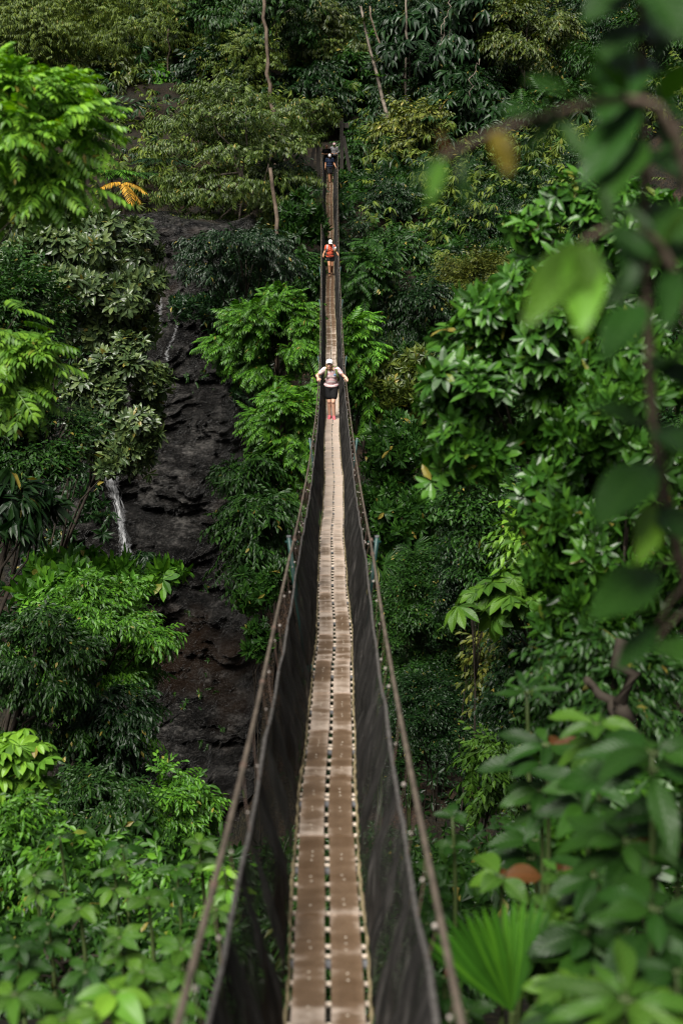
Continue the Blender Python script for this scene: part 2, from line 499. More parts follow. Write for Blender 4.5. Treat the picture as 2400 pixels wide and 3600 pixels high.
def mat_fall(name, lo, hi, white):
    m, nt, out = new_mat(name)
    b = N(nt, 'ShaderNodeBsdfPrincipled', Roughness=0.4)
    b.inputs['Base Color'].default_value = (white, white * 1.02, white * 1.05, 1)
    t = N(nt, 'ShaderNodeBsdfTransparent')
    uv = N(nt, 'ShaderNodeUVMap')
    mp = N(nt, 'ShaderNodeMapping'); mp.inputs['Scale'].default_value = (9, 6, 1)
    nt.links.new(uv.outputs[0], mp.inputs['Vector'])
    nz = N(nt, 'ShaderNodeTexNoise', Scale=1.0, Detail=7.0, Roughness=0.72)
    nt.links.new(mp.outputs[0], nz.inputs['Vector'])
    sx = N(nt, 'ShaderNodeSeparateXYZ'); nt.links.new(uv.outputs[0], sx.inputs[0])
    pp = N(nt, 'ShaderNodeMath', operation='PINGPONG'); nt.links.new(sx.outputs[0], pp.inputs[0]); pp.inputs[1].default_value = 0.5
    ma = N(nt, 'ShaderNodeMath', operation='MULTIPLY_ADD'); nt.links.new(pp.outputs[0], ma.inputs[0]); ma.inputs[1].default_value = 0.35
    nt.links.new(nz.outputs['Fac'], ma.inputs[2])
    rp = ramp(nt, ma.outputs[0], [(lo, (0, 0, 0)), (hi, (1, 1, 1))])
    mi = N(nt, 'ShaderNodeMixShader')
    nt.links.new(rp.outputs[0], mi.inputs['Fac']); nt.links.new(t.outputs[0], mi.inputs[1]); nt.links.new(b.outputs[0], mi.inputs[2])
    nt.links.new(mi.outputs[0], out.inputs['Surface'])
    return m


FALL = mat_fall('falling_water', 0.52, 0.90, 0.40)
TRICKLE = mat_fall('trickling_water', 0.56, 0.95, 0.30)


def cliff_hit(px, py):
    for d in np.arange(40, 80, 0.05):
        p = at(px, py, d)
        if p[1] > cliff_y(p[0], p[2]):
            return p
    return p


def waterfall(pix, widths, label, seed, fm=FALL):
    P = np.array([cliff_hit(*q) for q in pix])
    ts = np.linspace(0, len(P) - 1, 60)
    C = np.stack([np.interp(ts, range(len(P)), P[:, k]) for k in range(3)], -1)
    W = np.interp(ts, range(len(P)), widths)
    n = 9
    u = np.linspace(-1, 1, n)
    rngw = np.random.default_rng(seed)
    X = C[:, None, 0] + u[None] * W[:, None] / 2 * (1 + 0.12 * rngw.standard_normal((60, 1))) + 0.03 * rngw.standard_normal((60, 1))
    Z = np.repeat(C[:, 2:3], n, 1)
    Yc = np.min([cliff_y(C[:, 0] + o_, C[:, 2] + q_) for o_ in (-.35, -.2, 0, .2, .35) for q_ in (-.25, 0, .25)], 0)
    Yc = np.convolve(np.pad(Yc, 3, mode='edge'), np.ones(7) / 7, 'valid')
    Y = np.repeat(Yc[:, None], n, 1) - 0.06 - 0.12 * (1 - u[None] ** 2) - 0.04 * rngw.random((60, n))
    U = np.stack([np.repeat(u[None], 60, 0) * 0.5 + 0.5, np.repeat(ts[:, None] / 4, n, 1)], -1)
    U[..., 0] *= 1.0
    return tag(mk('waterfall', np.stack([X, Y, Z], -1).reshape(-1, 3), gridT(60, n), fm, uv=U.reshape(-1, 2), shade=True), label, 'waterfall', 'thin falls down the wet rock')


waterfall([(368, 1600), (392, 1660), (418, 1740), (432, 1830), (446, 1900), (452, 1960)], [0.35, 0.75, 0.5, 0.42, 0.5, 0.75], 'white waterfall beside the dark hollow left of the cliff', 1)
waterfall([(560, 1025), (570, 1070), (566, 1110), (572, 1160)], [0.25, 0.35, 0.25, 0.15], 'thin trickle running straight down the upper rock face', 2, TRICKLE)
waterfall([(628, 1130), (622, 1165), (604, 1205), (590, 1235), (596, 1262)], [0.12, 0.16, 0.2, 0.25, 0.3], 'slanting trickle on the rock right of the upper one', 3, TRICKLE)
waterfall([(752, 2930), (762, 2960), (770, 2985), (772, 3010)], [0.3, 0.5, 0.6, 0.8], 'low white cascade at the foot of the cliff', 4)

# ------------------------------------------------------------------ the suspension bridge
_ky = [-3, 0, 5.5, 9.2, 14.9, 21.2, 29.3, 37.5, 46, 55, 65, 76.2, 89.2, 94, 100]
_kz = [-2.05, -2.62, -3.72, -4.30, -5.14, -5.92, -6.66, -7.13, -7.10, -6.62, -5.78, -4.58, -2.08, -1.35, -1.0]
_yy = np.arange(-3, 100, 0.1)
_zz = np.interp(_yy, _ky, _kz)
_g = np.exp(-0.5 * (np.arange(-30, 31) / 12.0) ** 2); _g /= _g.sum()
_zz = np.convolve(np.pad(_zz, 30, mode='reflect', reflect_type='odd'), _g, 'valid')
B_END = 92.0
_bxs = np.interp(_yy, [-3, 5.5, 9.2, 12.2, 21, 29.3, 37.5, 49.8, 65, 89, 100], [-0.04, -0.062, -0.085, -0.085, -0.13, -0.175, -0.245, -0.36, -0.52, -0.72, -0.78])
_bxs = np.convolve(np.pad(_bxs, 30, mode='reflect', reflect_type='odd'), _g, 'valid')


def bz(y):
    return np.interp(y, _yy, _zz) + 0.004 * np.sin(np.asarray(y) * 2.1) + 0.012 * np.sin(np.asarray(y) * 0.9 + 1)


def bx(y):
    y = np.asarray(y, float)
    c = np.interp(y, [-3, 5.5, 9.2, 12.2, 21, 29.3, 37.5, 49.8, 65, 89, 100], [-0.04, -0.062, -0.085, -0.085, -0.13, -0.175, -0.245, -0.36, -0.52, -0.72, -0.78])
    return c + 0.015 * np.sin(y * 0.5 + 0.7) * smooth(3, 12, y) + 0.006 * np.sin(y * 1.4)


def bxs(y):
    y = np.asarray(y, float)
    return np.interp(y, _yy, _bxs)


def bzs(y):
    return np.interp(y, _yy, _zz)


def rail_half(y):
    return np.interp(y, [0, 42, 66, 90], [0.365, 0.36, 0.405, 0.50])


def rail_h(y):
    return np.interp(y, [0, 3, 7, 12, 28, 38, 60, 84, 92], [1.02, 1.07, 1.12, 1.22, 1.17, 1.07, 1.06, 1.15, 1.5])


def net_half(y):
    return np.interp(y, [0, 10, 20, 30, 42, 66, 90], [0.335, 0.335, 0.33, 0.325, 0.32, 0.35, 0.42])


_rng = np.random.default_rng(5)
_knots_y = np.sort(np.concatenate([np.arange(-2, 93, 1.9) + _rng.uniform(-0.35, 0.35, len(np.arange(-2, 93, 1.9)))]))
_knots_h = _rng.uniform(-0.02, 0.06, len(_knots_y))


def net_h(y, side):
    y = np.asarray(y, float)
    base = np.interp(y, [0, 9, 14, 18, 30, 60, 90], [0.86, 0.85, 0.97, 0.91, 0.90, 0.88, 0.95])
    yk = _knots_y + 0.4 * side
    k = np.interp(y, yk, _knots_h)
    ph = np.interp(y, yk, np.arange(len(yk))) % 1.0
    return base + k - 0.055 * np.sin(ph * math.pi) + 0.004 * np.sin(y * 9 + side)


plank_m, pnt, pout = new_mat('plank')
pb = N(pnt, 'ShaderNodeBsdfPrincipled', Roughness=0.5)
pb.inputs['Specular IOR Level'].default_value = 0.45
puv = N(pnt, 'ShaderNodeUVMap'); psx = N(pnt, 'ShaderNodeSeparateXYZ'); pnt.links.new(puv.outputs[0], psx.inputs[0])
ptc = N(pnt, 'ShaderNodeTexCoord')
pn1 = N(pnt, 'ShaderNodeTexNoise', Scale=3.0, Detail=6.0, Roughness=0.6)
pn2 = N(pnt, 'ShaderNodeTexNoise', Scale=60.0, Detail=3.0)
pmp = N(pnt, 'ShaderNodeMapping'); pmp.inputs['Scale'].default_value = (1.0, 2.2, 1.0)
pnt.links.new(ptc.outputs['Object'], pmp.inputs['Vector'])
pnt.links.new(pmp.outputs[0], pn1.inputs['Vector']); pnt.links.new(ptc.outputs['Object'], pn2.inputs['Vector'])
pav = N(pnt, 'ShaderNodeMath', operation='SUBTRACT'); pnt.links.new(psx.outputs[1], pav.inputs[0]); pav.inputs[1].default_value = 0.5
pab = N(pnt, 'ShaderNodeMath', operation='ABSOLUTE'); pnt.links.new(pav.outputs[0], pab.inputs[0])
pe1 = N(pnt, 'ShaderNodeMapRange'); pnt.links.new(pab.outputs[0], pe1.inputs['Value'])
pe1.inputs['From Min'].default_value = 0.22; pe1.inputs['From Max'].default_value = 0.52; pe1.inputs['To Max'].default_value = 0.16
pe2 = N(pnt, 'ShaderNodeMapRange'); pnt.links.new(psx.outputs[0], pe2.inputs['Value'])
pe2.inputs['From Min'].default_value = 0.28; pe2.inputs['From Max'].default_value = 0.0; pe2.inputs['To Max'].default_value = 0.22
pa1 = N(pnt, 'ShaderNodeMath', operation='ADD'); pnt.links.new(pe1.outputs[0], pa1.inputs[0]); pnt.links.new(pe2.outputs[0], pa1.inputs[1])
pa2 = N(pnt, 'ShaderNodeMath', operation='ADD'); pnt.links.new(pa1.outputs[0], pa2.inputs[0]); pnt.links.new(pn1.outputs['Fac'], pa2.inputs[1])
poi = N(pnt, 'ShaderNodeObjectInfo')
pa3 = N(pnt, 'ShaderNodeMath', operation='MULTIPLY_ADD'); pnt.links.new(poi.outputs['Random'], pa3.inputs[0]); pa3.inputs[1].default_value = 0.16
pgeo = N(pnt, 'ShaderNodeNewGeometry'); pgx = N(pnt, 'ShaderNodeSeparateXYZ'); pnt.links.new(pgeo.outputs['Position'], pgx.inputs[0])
pbleach_shade = N(pnt, 'ShaderNodeMapRange'); pnt.links.new(pgx.outputs[1], pbleach_shade.inputs['Value'])
pbleach_shade.inputs['From Min'].default_value = 8.0; pbleach_shade.inputs['From Max'].default_value = 26.0; pbleach_shade.inputs['To Max'].default_value = 0.50  # bleached mid-span; darker near planks also carry the canopy's shade in their colour
pfar_shade = N(pnt, 'ShaderNodeMapRange'); pnt.links.new(pgx.outputs[1], pfar_shade.inputs['Value'])
pfar_shade.inputs['From Min'].default_value = 42.0; pfar_shade.inputs['From Max'].default_value = 64.0; pfar_shade.inputs['To Max'].default_value = -0.85  # shade of the far trees painted into the plank colour
pwa = N(pnt, 'ShaderNodeMath', operation='ADD'); pnt.links.new(pbleach_shade.outputs[0], pwa.inputs[0]); pnt.links.new(pfar_shade.outputs[0], pwa.inputs[1])
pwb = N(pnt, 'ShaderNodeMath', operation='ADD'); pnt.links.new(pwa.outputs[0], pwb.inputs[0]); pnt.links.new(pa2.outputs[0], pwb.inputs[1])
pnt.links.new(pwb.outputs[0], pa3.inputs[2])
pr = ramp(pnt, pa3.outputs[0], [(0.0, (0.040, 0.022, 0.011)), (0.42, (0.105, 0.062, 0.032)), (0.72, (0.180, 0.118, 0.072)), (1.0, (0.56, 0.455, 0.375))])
pmx = N(pnt, 'ShaderNodeMixRGB', blend_type='MULTIPLY', Fac=0.5)
pr2 = ramp(pnt, pn2.outputs['Fac'], [(0.3, (0.6, 0.6, 0.6)), (0.7, (1.15, 1.15, 1.15))])
pnt.links.new(pr.outputs[0], pmx.inputs['Color1']); pnt.links.new(pr2.outputs[0], pmx.inputs['Color2'])
pnt.links.new(pmx.outputs[0], pb.inputs['Base Color'])
pbp = N(pnt, 'ShaderNodeBump', Strength=0.25, Distance=0.004)
pnt.links.new(pn2.outputs['Fac'], pbp.inputs['Height']); pnt.links.new(pbp.outputs[0], pb.inputs['Normal'])
pnt.links.new(pb.outputs[0], pout.inputs['Surface'])

RUNG = mat_plain('rung_wood', (0.60, 0.50, 0.41), 0.55, 0.35, 14)
STEEL = mat_plain('grey_steel', (0.20, 0.20, 0.21), 0.45, 0.2, 10, metal=0.3)
SCREW = mat_plain('screw_head', (0.50, 0.44, 0.36), 0.4, 0.2, 30)
ROPE_Y = mat_plain('yellowed_rope', (0.21, 0.17, 0.10), 0.8, 0.5, 12, 0.2)
RAIL = mat_plain('rail_rope', (0.100, 0.080, 0.062), 0.7, 0.4, 6, 0.3, bump=0.5, bscale=60)
TIE = mat_plain('tie_cord', (0.34, 0.30, 0.27), 0.6, 0.3, 20)
TIE_BROWN = mat_plain('tie_wrap', (0.10, 0.065, 0.05), 0.7, 0.3, 20)
TEAL = mat_plain('teal_paint', (0.014, 0.050, 0.046), 0.45, 0.3, 5)
TIMBER = mat_plain('tarred_timber', (0.022, 0.018, 0.014), 0.8, 0.4, 3)
EDGE = mat_plain('net_hem', (0.075, 0.070, 0.066), 0.9, 0.5, 40, 0.1, bump=0.5)

net_m, nnt, nout = new_mat('woven_net')
nb = N(nnt, 'ShaderNodeBsdfPrincipled', Roughness=0.75)
nb.inputs['Specular IOR Level'].default_value = 0.25
ntr = N(nnt, 'ShaderNodeBsdfTransparent')
nuv = N(nnt, 'ShaderNodeUVMap')
nmp1 = N(nnt, 'ShaderNodeMapping'); nmp1.inputs['Scale'].default_value = (2.4, 0.55, 1); nmp1.inputs['Rotation'].default_value = (0, 0, R(18))
nmp2 = N(nnt, 'ShaderNodeMapping'); nmp2.inputs['Scale'].default_value = (30.0, 2.2, 1); nmp2.inputs['Rotation'].default_value = (0, 0, R(14))
nn1 = N(nnt, 'ShaderNodeTexNoise', Scale=1.0, Detail=4.0); nn2 = N(nnt, 'ShaderNodeTexNoise', Scale=1.0, Detail=4.0, Roughness=0.7)
nnt.links.new(nuv.outputs[0], nmp1.inputs['Vector']); nnt.links.new(nmp1.outputs[0], nn1.inputs['Vector'])
nnt.links.new(nuv.outputs[0], nmp2.inputs['Vector']); nnt.links.new(nmp2.outputs[0], nn2.inputs['Vector'])
nr = ramp(nnt, nn2.outputs['Fac'], [(0.36, (0.006, 0.006, 0.0055)), (0.52, (0.020, 0.0185, 0.017)), (0.68, (0.095, 0.089, 0.083))])
nnt.links.new(nr.outputs[0], nb.inputs['Base Color'])
nbr = N(nnt, 'ShaderNodeTexBrick', Scale=1.0)
nmp3 = N(nnt, 'ShaderNodeMapping'); nmp3.inputs['Scale'].default_value = (42.0, 42.0, 1)
nnt.links.new(nuv.outputs[0], nmp3.inputs['Vector']); nnt.links.new(nmp3.outputs[0], nbr.inputs['Vector'])
nbr.inputs['Mortar Size'].default_value = 0.06; nbr.inputs['Brick Width'].default_value = 0.8; nbr.inputs['Row Height'].default_value = 0.5
nal = N(nnt, 'ShaderNodeMapRange'); nnt.links.new(nn1.outputs['Fac'], nal.inputs['Value'])
nal.inputs['From Min'].default_value = 0.33; nal.inputs['From Max'].default_value = 0.60
nal.inputs['To Min'].default_value = 0.85; nal.inputs['To Max'].default_value = 0.0
nma = N(nnt, 'ShaderNodeMath', operation='SUBTRACT'); nma.inputs[0].default_value = 1.0; nnt.links.new(nbr.outputs['Fac'], nma.inputs[1])
nmu = N(nnt, 'ShaderNodeMath', operation='MULTIPLY'); nnt.links.new(nma.outputs[0], nmu.inputs[0]); nnt.links.new(nal.outputs[0], nmu.inputs[1])
nmi = N(nnt, 'ShaderNodeMixShader')
nnt.links.new(nmu.outputs[0], nmi.inputs['Fac']); nnt.links.new(nb.outputs[0], nmi.inputs[1]); nnt.links.new(ntr.outputs[0], nmi.inputs[2])
nbp = N(nnt, 'ShaderNodeBump', Strength=0.7, Distance=0.02)
nnt.links.new(nn2.outputs['Fac'], nbp.inputs['Height']); nnt.links.new(nbp.outputs[0], nb.inputs['Normal'])
nnt.links.new(nmi.outputs[0], nout.inputs['Surface'])

bridge = tag(empty('suspension_bridge', (float(bx(0)), 0.0, float(bz(0)))),
             'narrow hanging footbridge of brown planks with dark net sides across the gorge', 'bridge')
B0 = np.array(bridge.location)
rng = np.random.default_rng(11)

PL, PW, PT = 1.27, 0.1495, 0.016
rows = np.arange(-1.0, B_END - 0.2, PL)
rest = MB()
for i, y0 in enumerate(rows):
    for s in (-1, 1):
        mb = MB()
        n = 9
        ly = np.linspace(0, PL + 0.05, n)
        yc = y0 + ly
        lat = s * 0.0905 + rng.uniform(-0.004, 0.004) + np.linspace(rng.uniform(-0.003, 0.003), 0, n)
        lift = 0.010 * np.exp(-ly / 0.12) + 0.004 * np.sin(ly * 5) + 0.004
        zc = bz(yc) + lift
        xc = bx(yc) + lat
        m5 = 5
        v = np.linspace(-1, 1, m5)
        crown_ = 0.0025 * (1 - v ** 2)
        top = np.stack([xc[:, None] + v[None] * PW / 2, np.repeat(yc[:, None], m5, 1), zc[:, None] + crown_[None] + np.zeros((n, m5))], -1)
        bot = top - np.array([0, 0, PT])
        U = np.stack([np.repeat((ly / PL)[:, None], m5, 1), np.repeat((v * 0.5 + 0.5)[None], n, 0)], -1).reshape(-1, 2)
        T = gridT(n, m5)
        mb.add(top.reshape(-1, 3), T[:, ::-1], U)
        mb.add(bot.reshape(-1, 3), T, U)
        for e in (0, m5 - 1):
            side = np.concatenate([top[:, e], bot[:, e]])
            T2 = gridT(2, n); mb.add(side, T2 if e == 0 else T2[:, ::-1], np.concatenate([U.reshape(n, m5, 2)[:, e]] * 2))
        for e in (0, n - 1):
            side = np.concatenate([top[e], bot[e]])
            T2 = gridT(2, m5); mb.add(side, T2 if e else T2[:, ::-1], np.concatenate([U.reshape(n, m5, 2)[e]] * 2))
        if y0 < 32:
            for f in (0.10, 0.16, 0.40, 0.455, 0.68, 0.74) if (i + (s > 0)) % 2 else (0.09, 0.38, 0.44, 0.66, 0.72, 0.78):
                py = y0 + f * PL
                c = np.array([bx(py) + lat[0] + rng.uniform(-.006, .006), py, bz(py) + np.interp(f * PL, ly, lift) + 0.0030])
                a = np.arange(8) / 8 * 2 * math.pi
                ring = c + 0.0065 * np.stack([np.cos(a), np.sin(a), 0 * a], -1)
                mb.add(np.vstack([ring, c + [0, 0, 0.0035]]), [(j, (j + 1) % 8, 8) for j in range(8)], None, 1)
        if i < 50:
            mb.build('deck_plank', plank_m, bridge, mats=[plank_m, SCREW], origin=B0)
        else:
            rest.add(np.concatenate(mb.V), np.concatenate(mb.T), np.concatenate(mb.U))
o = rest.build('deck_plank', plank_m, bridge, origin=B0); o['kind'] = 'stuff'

rest = MB()
ry_ = np.arange(-0.9, B_END, 0.2116)
for i, y in enumerate(ry_):
    mb = MB()
    zc = bz(y) - PT - 0.012
    hw = 0.188
    if i % 6 == 3:
        V, T = boxv((bx(y), y, zc + 0.002), (hw, 0, 0), (0, 0.028, 0), (0, 0, 0.006))
        mb.add(V, T, None, 1)
        V, T = tube([(bx(y) - hw, y + .07, zc), (bx(y) + hw, y + .07, zc)], 0.012, 8)
        mb.add(V, T)
    else:
        j = rng.uniform(-0.006, 0.006)
        V, T = tube([(bx(y) - hw, y + j, zc), (bx(y), y, zc - 0.002), (bx(y) + hw, y - j, zc)], 0.0135, 8)
        mb.add(V, T)
    if i < 100:
        mb.build('rung', RUNG, bridge, mats=[RUNG, STEEL], origin=B0)
    else:
        rest.add(np.concatenate(mb.V), np.concatenate(mb.T)); rest.M[-1] = np.concatenate(mb.M)
o = rest.build('rung', RUNG, bridge, mats=[RUNG, STEEL], origin=B0); o['kind'] = 'stuff'

ys = np.arange(-2, B_END + 0.5, 0.05)
for s in (-1, 1):
    # lashed side rope that carries the rungs
    wob = 0.004 * np.sin(ys * 3.1 + s) + 0.003 * np.sin(ys * 23)
    P = np.stack([bx(ys) + s * (0.190 + wob), ys, bz(ys) - 0.012 + 0.006 * np.sin(ys * 17)], -1)
    V, T, U = tube_fast(P, 0.0085 * (1 + 0.30 * np.sin(ys * 40) + 0.35 * (np.sin(ys * 2.9) > 0.4)), 7)
    mk('side_rope', V - B0, T, ROPE_Y, bridge, U, True)
    # hand rail
    P = np.stack([bxs(ys) + s * rail_half(ys), ys, bzs(ys) + rail_h(ys)], -1)
    rr_ = 0.0118 + 0.0025 * (np.abs((ys * 1.0 / 0.55) % 1.0 - 0.5) < 0.03)
    V, T, U = tube_fast(P, rr_, 9)
    mk('handrail', V - B0, T, RAIL, bridge, U, True)
    # net
    ny = np.concatenate([np.arange(-2, 40, 0.06), np.arange(40, B_END, 0.12)])
    q = np.linspace(0, 1, 16)
    NY, Q = np.meshgrid(ny, q, indexing='ij')
    h = net_h(NY, s)
    lat = 0.202 + (net_half(NY) - 0.202) * Q ** 1.1
    fold = (0.034 * np.sin(NY * 9 + 4.5 * Q + 2 * np.sin(NY * 1.3)) + 0.018 * np.sin(NY * 21 - 6 * Q + 2 * np.sin(NY * 0.9)) + 0.05 * fbm(NY * 1.1, Q * 1.5 + s, 3, 4)) * np.sin(np.clip(Q, 0, 1) * math.pi * 0.97 + 0.09)
    V = np.stack([bx(NY) * (1 - Q) + bxs(NY) * Q + s * (lat + fold), NY + 0.02 * np.sin(NY * 5) * Q, bz(NY) * (1 - Q) + bzs(NY) * Q - 0.01 + h * Q], -1)
    U = np.stack([NY, h * Q], -1)
    net = mk('net', V.reshape(-1, 3) - B0, gridT(len(ny), 16), net_m, bridge, U.reshape(-1, 2), True)
    # rolled hem along the top of the net
    P = V[:, -1]
    V2, T, U = tube_fast(P, 0.011 * (1 + 0.35 * vnoise(ny * 9, ny * 0, 3 + s)), 7)
    mk('net_hem', V2 - B0, T, EDGE, net, U, True)

# cords tying the net up to the rail, each with its knot
ties = []
for s in (-1, 1):
    y = 1.5
    while y < 88:
        ties.append((y, s)); y += rng.uniform(0.42, 0.75) * (1.0 if y > 12 else 1.3)
ties.sort()
rest = MB()
for i, (y, s) in enumerate(ties):
    mb = MB()
    p0 = np.array([bxs(y) + s * rail_half(y), y, bzs(y) + rail_h(y)])
    y2 = y + rng.uniform(-0.12, 0.12)
    p1 = np.array([bxs(y2) + s * net_half(y2), y2, bzs(y2) + net_h(y2, s)])
    V, T = tube([p0, (p0 + p1) / 2 + [0.006 * s, 0, 0], p1], 0.0022, 5); mb.add(V, T, None, 1)
    k = p0 + (p1 - p0) * rng.uniform(0.25, 0.8)
    r = rng.uniform(0.005, 0.0095)
    V, T = tube([k - [0, 0, r], k - [0, 0, r * .5], k + [0, 0, r * .5], k + [0, 0, r]], [r * .3, r, r, r * .3], 7); mb.add(V, T)
    if i % 4 == 0:
        V, T = tube([p0 + [0, -0.02, 0], p0 + [0, 0.02, 0]], 0.0155, 9); mb.add(V, T, None, 1)
    if i < 100:
        mb.build('tie_cord', TIE, bridge, mats=[TIE, TIE_BROWN], origin=B0)
    else:
        rest.add(np.concatenate(mb.V), np.concatenate(mb.T)); rest.M[-1] = np.concatenate(mb.M)
o = rest.build('tie_cord', TIE, bridge, mats=[TIE, TIE_BROWN], origin=B0); o['kind'] = 'stuff'

# teal spreader posts outside the rails, each bolted to a cross beam under the deck
for y in (13.0, 24.6, 41.5, 53.5, 61.0):
    z = float(bz(y)); x0 = float(bx(y))
    V, T = boxv((x0, y, z - 0.075), (0.30, 0, 0), (0, 0.025, 0), (0, 0, 0.03))
    mk('cross_beam', V - B0, T, TEAL, bridge)
    for s in (-1, 1):
        mb = MB()
        rx_ = float(rail_half(y)); hh = float(rail_h(y))
        P = [(x0 + s * 0.26, y, z - 0.05), (x0 + s * (rx_ - 0.01), y, z + hh * 0.55), (x0 + s * (rx_ + 0.055), y, z + hh + 0.03)]
        V, T = tube(P, 0.021, 10); mb.add(V, T)
        V, T = tube([(x0 + s * (rx_ - 0.03), y, z + hh - 0.018), (x0 + s * (rx_ + 0.09), y, z + hh - 0.018)], 0.012, 8); mb.add(V, T)
        V, T = tube([(x0 + s * rx_, y - 0.035, z + hh), (x0 + s * rx_, y + 0.035, z + hh)], 0.018, 9); mb.add(V, T, None, 1)
        post = mb.build('spreader_post', TEAL, bridge, mats=[TEAL, TIE_BROWN], shade=True, origin=B0)
        c = np.array(P[-1]); a = np.arange(10) / 10 * 2 * math.pi
        V, T = tube([c, c + [0, 0, 0.012]], 0.0225, 10)
        mk('post_cap', V - B0, T, STEEL, post)

# timber frame at the far end
ft = bz(90.0)
for s in (-1, 1):
    xb = float(bx(90)) + s * 0.72
    V, T = boxv((xb, 90.2, ft + 1.15), (0.11, 0, 0), (0, 0.11, 0), (0, 0, 2.35))
    mk('tower_post', V - B0, T, TIMBER, bridge)
    d, sd, ud = frame((s * 0.45, 0.0, -2.6))
    c = np.array([xb + s * 0.42, 90.0, ft + 0.75])
    V, T = boxv(c, d * 1.75, sd * 0.10, ud * 0.10)
    mk('tower_brace', V - B0, T, TIMBER, bridge)
V, T = boxv((float(bx(90)), 90.35, ft + 3.1), (1.15, 0, 0), (0, 0.11, 0), (0, 0, 0.14))
mk('tower_beam', V - B0, T, TIMBER, bridge)
V, T = boxv((float(bx(95)), 95.2, ft - 0.02 + 0.28), (1.1, 0, 0), (0, 3.1, 0), (0, 0, 0.09))
mk('end_platform', V - B0, T, TIMBER, bridge)

# ------------------------------------------------------------------ leaves, sprays, crowns
def leaf_tpl(L, W, droop=0.15, fold=0.25, lite=False, wide=0.35):
    if lite:
        z = lambda t: -droop * L * t * t
        V = [(0, 0, 0), (wide * L + .1 * L, W / 2, z(.45) + fold * W / 2), (.45 * L, 0, z(.45)), (wide * L + .1 * L, -W / 2, z(.45) + fold * W / 2), (L, 0, z(1))]
        T = [(0, 2, 1), (0, 3, 2), (1, 2, 4), (2, 3, 4)]
        U = [(0, 0), (.45, .5), (.45, 0), (.45, -.5), (1, 0)]
        return np.array(V, float), np.array(T), np.array(U, float)
    t1, t2 = wide, wide + .36
    w1, w2 = W / 2, W / 2 * .72
    z = lambda t: -droop * L * t * t
    V = [(0, 0, 0),
         (t1 * L, w1, z(t1) + fold * w1), (t1 * L, 0, z(t1)), (t1 * L, -w1, z(t1) + fold * w1),
         (t2 * L, w2, z(t2) + fold * w2), (t2 * L, 0, z(t2)), (t2 * L, -w2, z(t2) + fold * w2), (L, 0, z(1))]
    T = [(0, 2, 1), (0, 3, 2), (1, 2, 5), (1, 5, 4), (2, 3, 6), (2, 6, 5), (4, 5, 7), (5, 6, 7)]
    U = [(0, 0), (t1, .5), (t1, 0), (t1, -.5), (t2, .36), (t2, 0), (t2, -.36), (1, 0)]
    return np.array(V, float), np.array(T), np.array(U, float)


def big_leaf(L, W, droop=0.25, fold=0.2, wave=0.02, peak=0.42, n=13, m=9, seed=0, lobes=0):
    """a near leaf with curved blade, vein pleats and slightly wavy rim"""
    rg = np.random.default_rng(seed)
    t = np.linspace(0, 1, n); v = np.linspace(-1, 1, m)
    w = np.where(t < peak, np.sin(t / peak * math.pi / 2) ** 0.75, np.cos((t - peak) / (1 - peak) * math.pi / 2) ** 0.85)
    if lobes:
        w = w * (0.75 + 0.25 * np.abs(np.sin(t * math.pi * lobes)))
    Tt, Vv = np.meshgrid(t, v, indexing='ij')
    ww = w[:, None] * W / 2
    x = Tt * L + np.abs(Vv) * ww * 0.25 * (1 - Tt)
    y = Vv * ww
    ph = rg.uniform(0, 6)
    z = -droop * L * Tt ** 2 + fold * np.abs(y) + wave * L * np.sin(Tt * 9 + ph + np.sign(Vv)) * Vv ** 2 + 0.006 * L * np.cos((Tt - np.abs(Vv) * .3) * 2 * math.pi * 5.5) * np.abs(Vv)
    y = y + 0.05 * L * rg.uniform(-1, 1) * Tt ** 2
    return np.stack([x, y, z], -1).reshape(-1, 3), gridT(n, m), np.stack([Tt, Vv * 0.5], -1).reshape(-1, 2)


def orient(X, Z):
    X = np.asarray(X, float); X = X / np.linalg.norm(X, axis=-1, keepdims=True)
    Y = np.cross(Z, X); nn = np.linalg.norm(Y, axis=-1, keepdims=True)
    Y = np.where(nn < 1e-3, np.cross(np.broadcast_to([0.3, 1, 0.1], X.shape), X), Y)
    Y = Y / np.linalg.norm(Y, axis=-1, keepdims=True)
    return np.stack([X, Y, np.cross(X, Y)], -1)          # columns


def put(tpl, P, M, s=1.0):
    """many copies of one template: P (k,3), M (k,3,3), s (k,)"""
    V, T, U = tpl
    k = len(P)
    s = np.broadcast_to(np.asarray(s, float), (k,))
    W = np.einsum('kij,nj->kni', M, V) * s[:, None, None] + np.asarray(P)[:, None]
    TT = T[None] + (np.arange(k) * len(V))[:, None, None]
    return W.reshape(-1, 3), TT.reshape(-1, 3), np.tile(U, (k, 1))


def cat(parts):
    V, T, U = [], [], []; n = 0
    for v, t, u in parts:
        V.append(v); T.append(t + n); U.append(u); n += len(v)
    return np.concatenate(V), np.concatenate(T), np.concatenate(U)


def one(tpl, p, x, z, s=1.0):
    return put(tpl, np.array([p], float), orient(np.array([x], float), np.array([z], float)), s)


def twig(P, w):
    P = np.asarray(P, float); n = len(P)
    o = np.array([0, w / 2, 0])
    V = np.concatenate([P + o, P - o])
    return V, gridT(2, n), np.zeros((2 * n, 2))


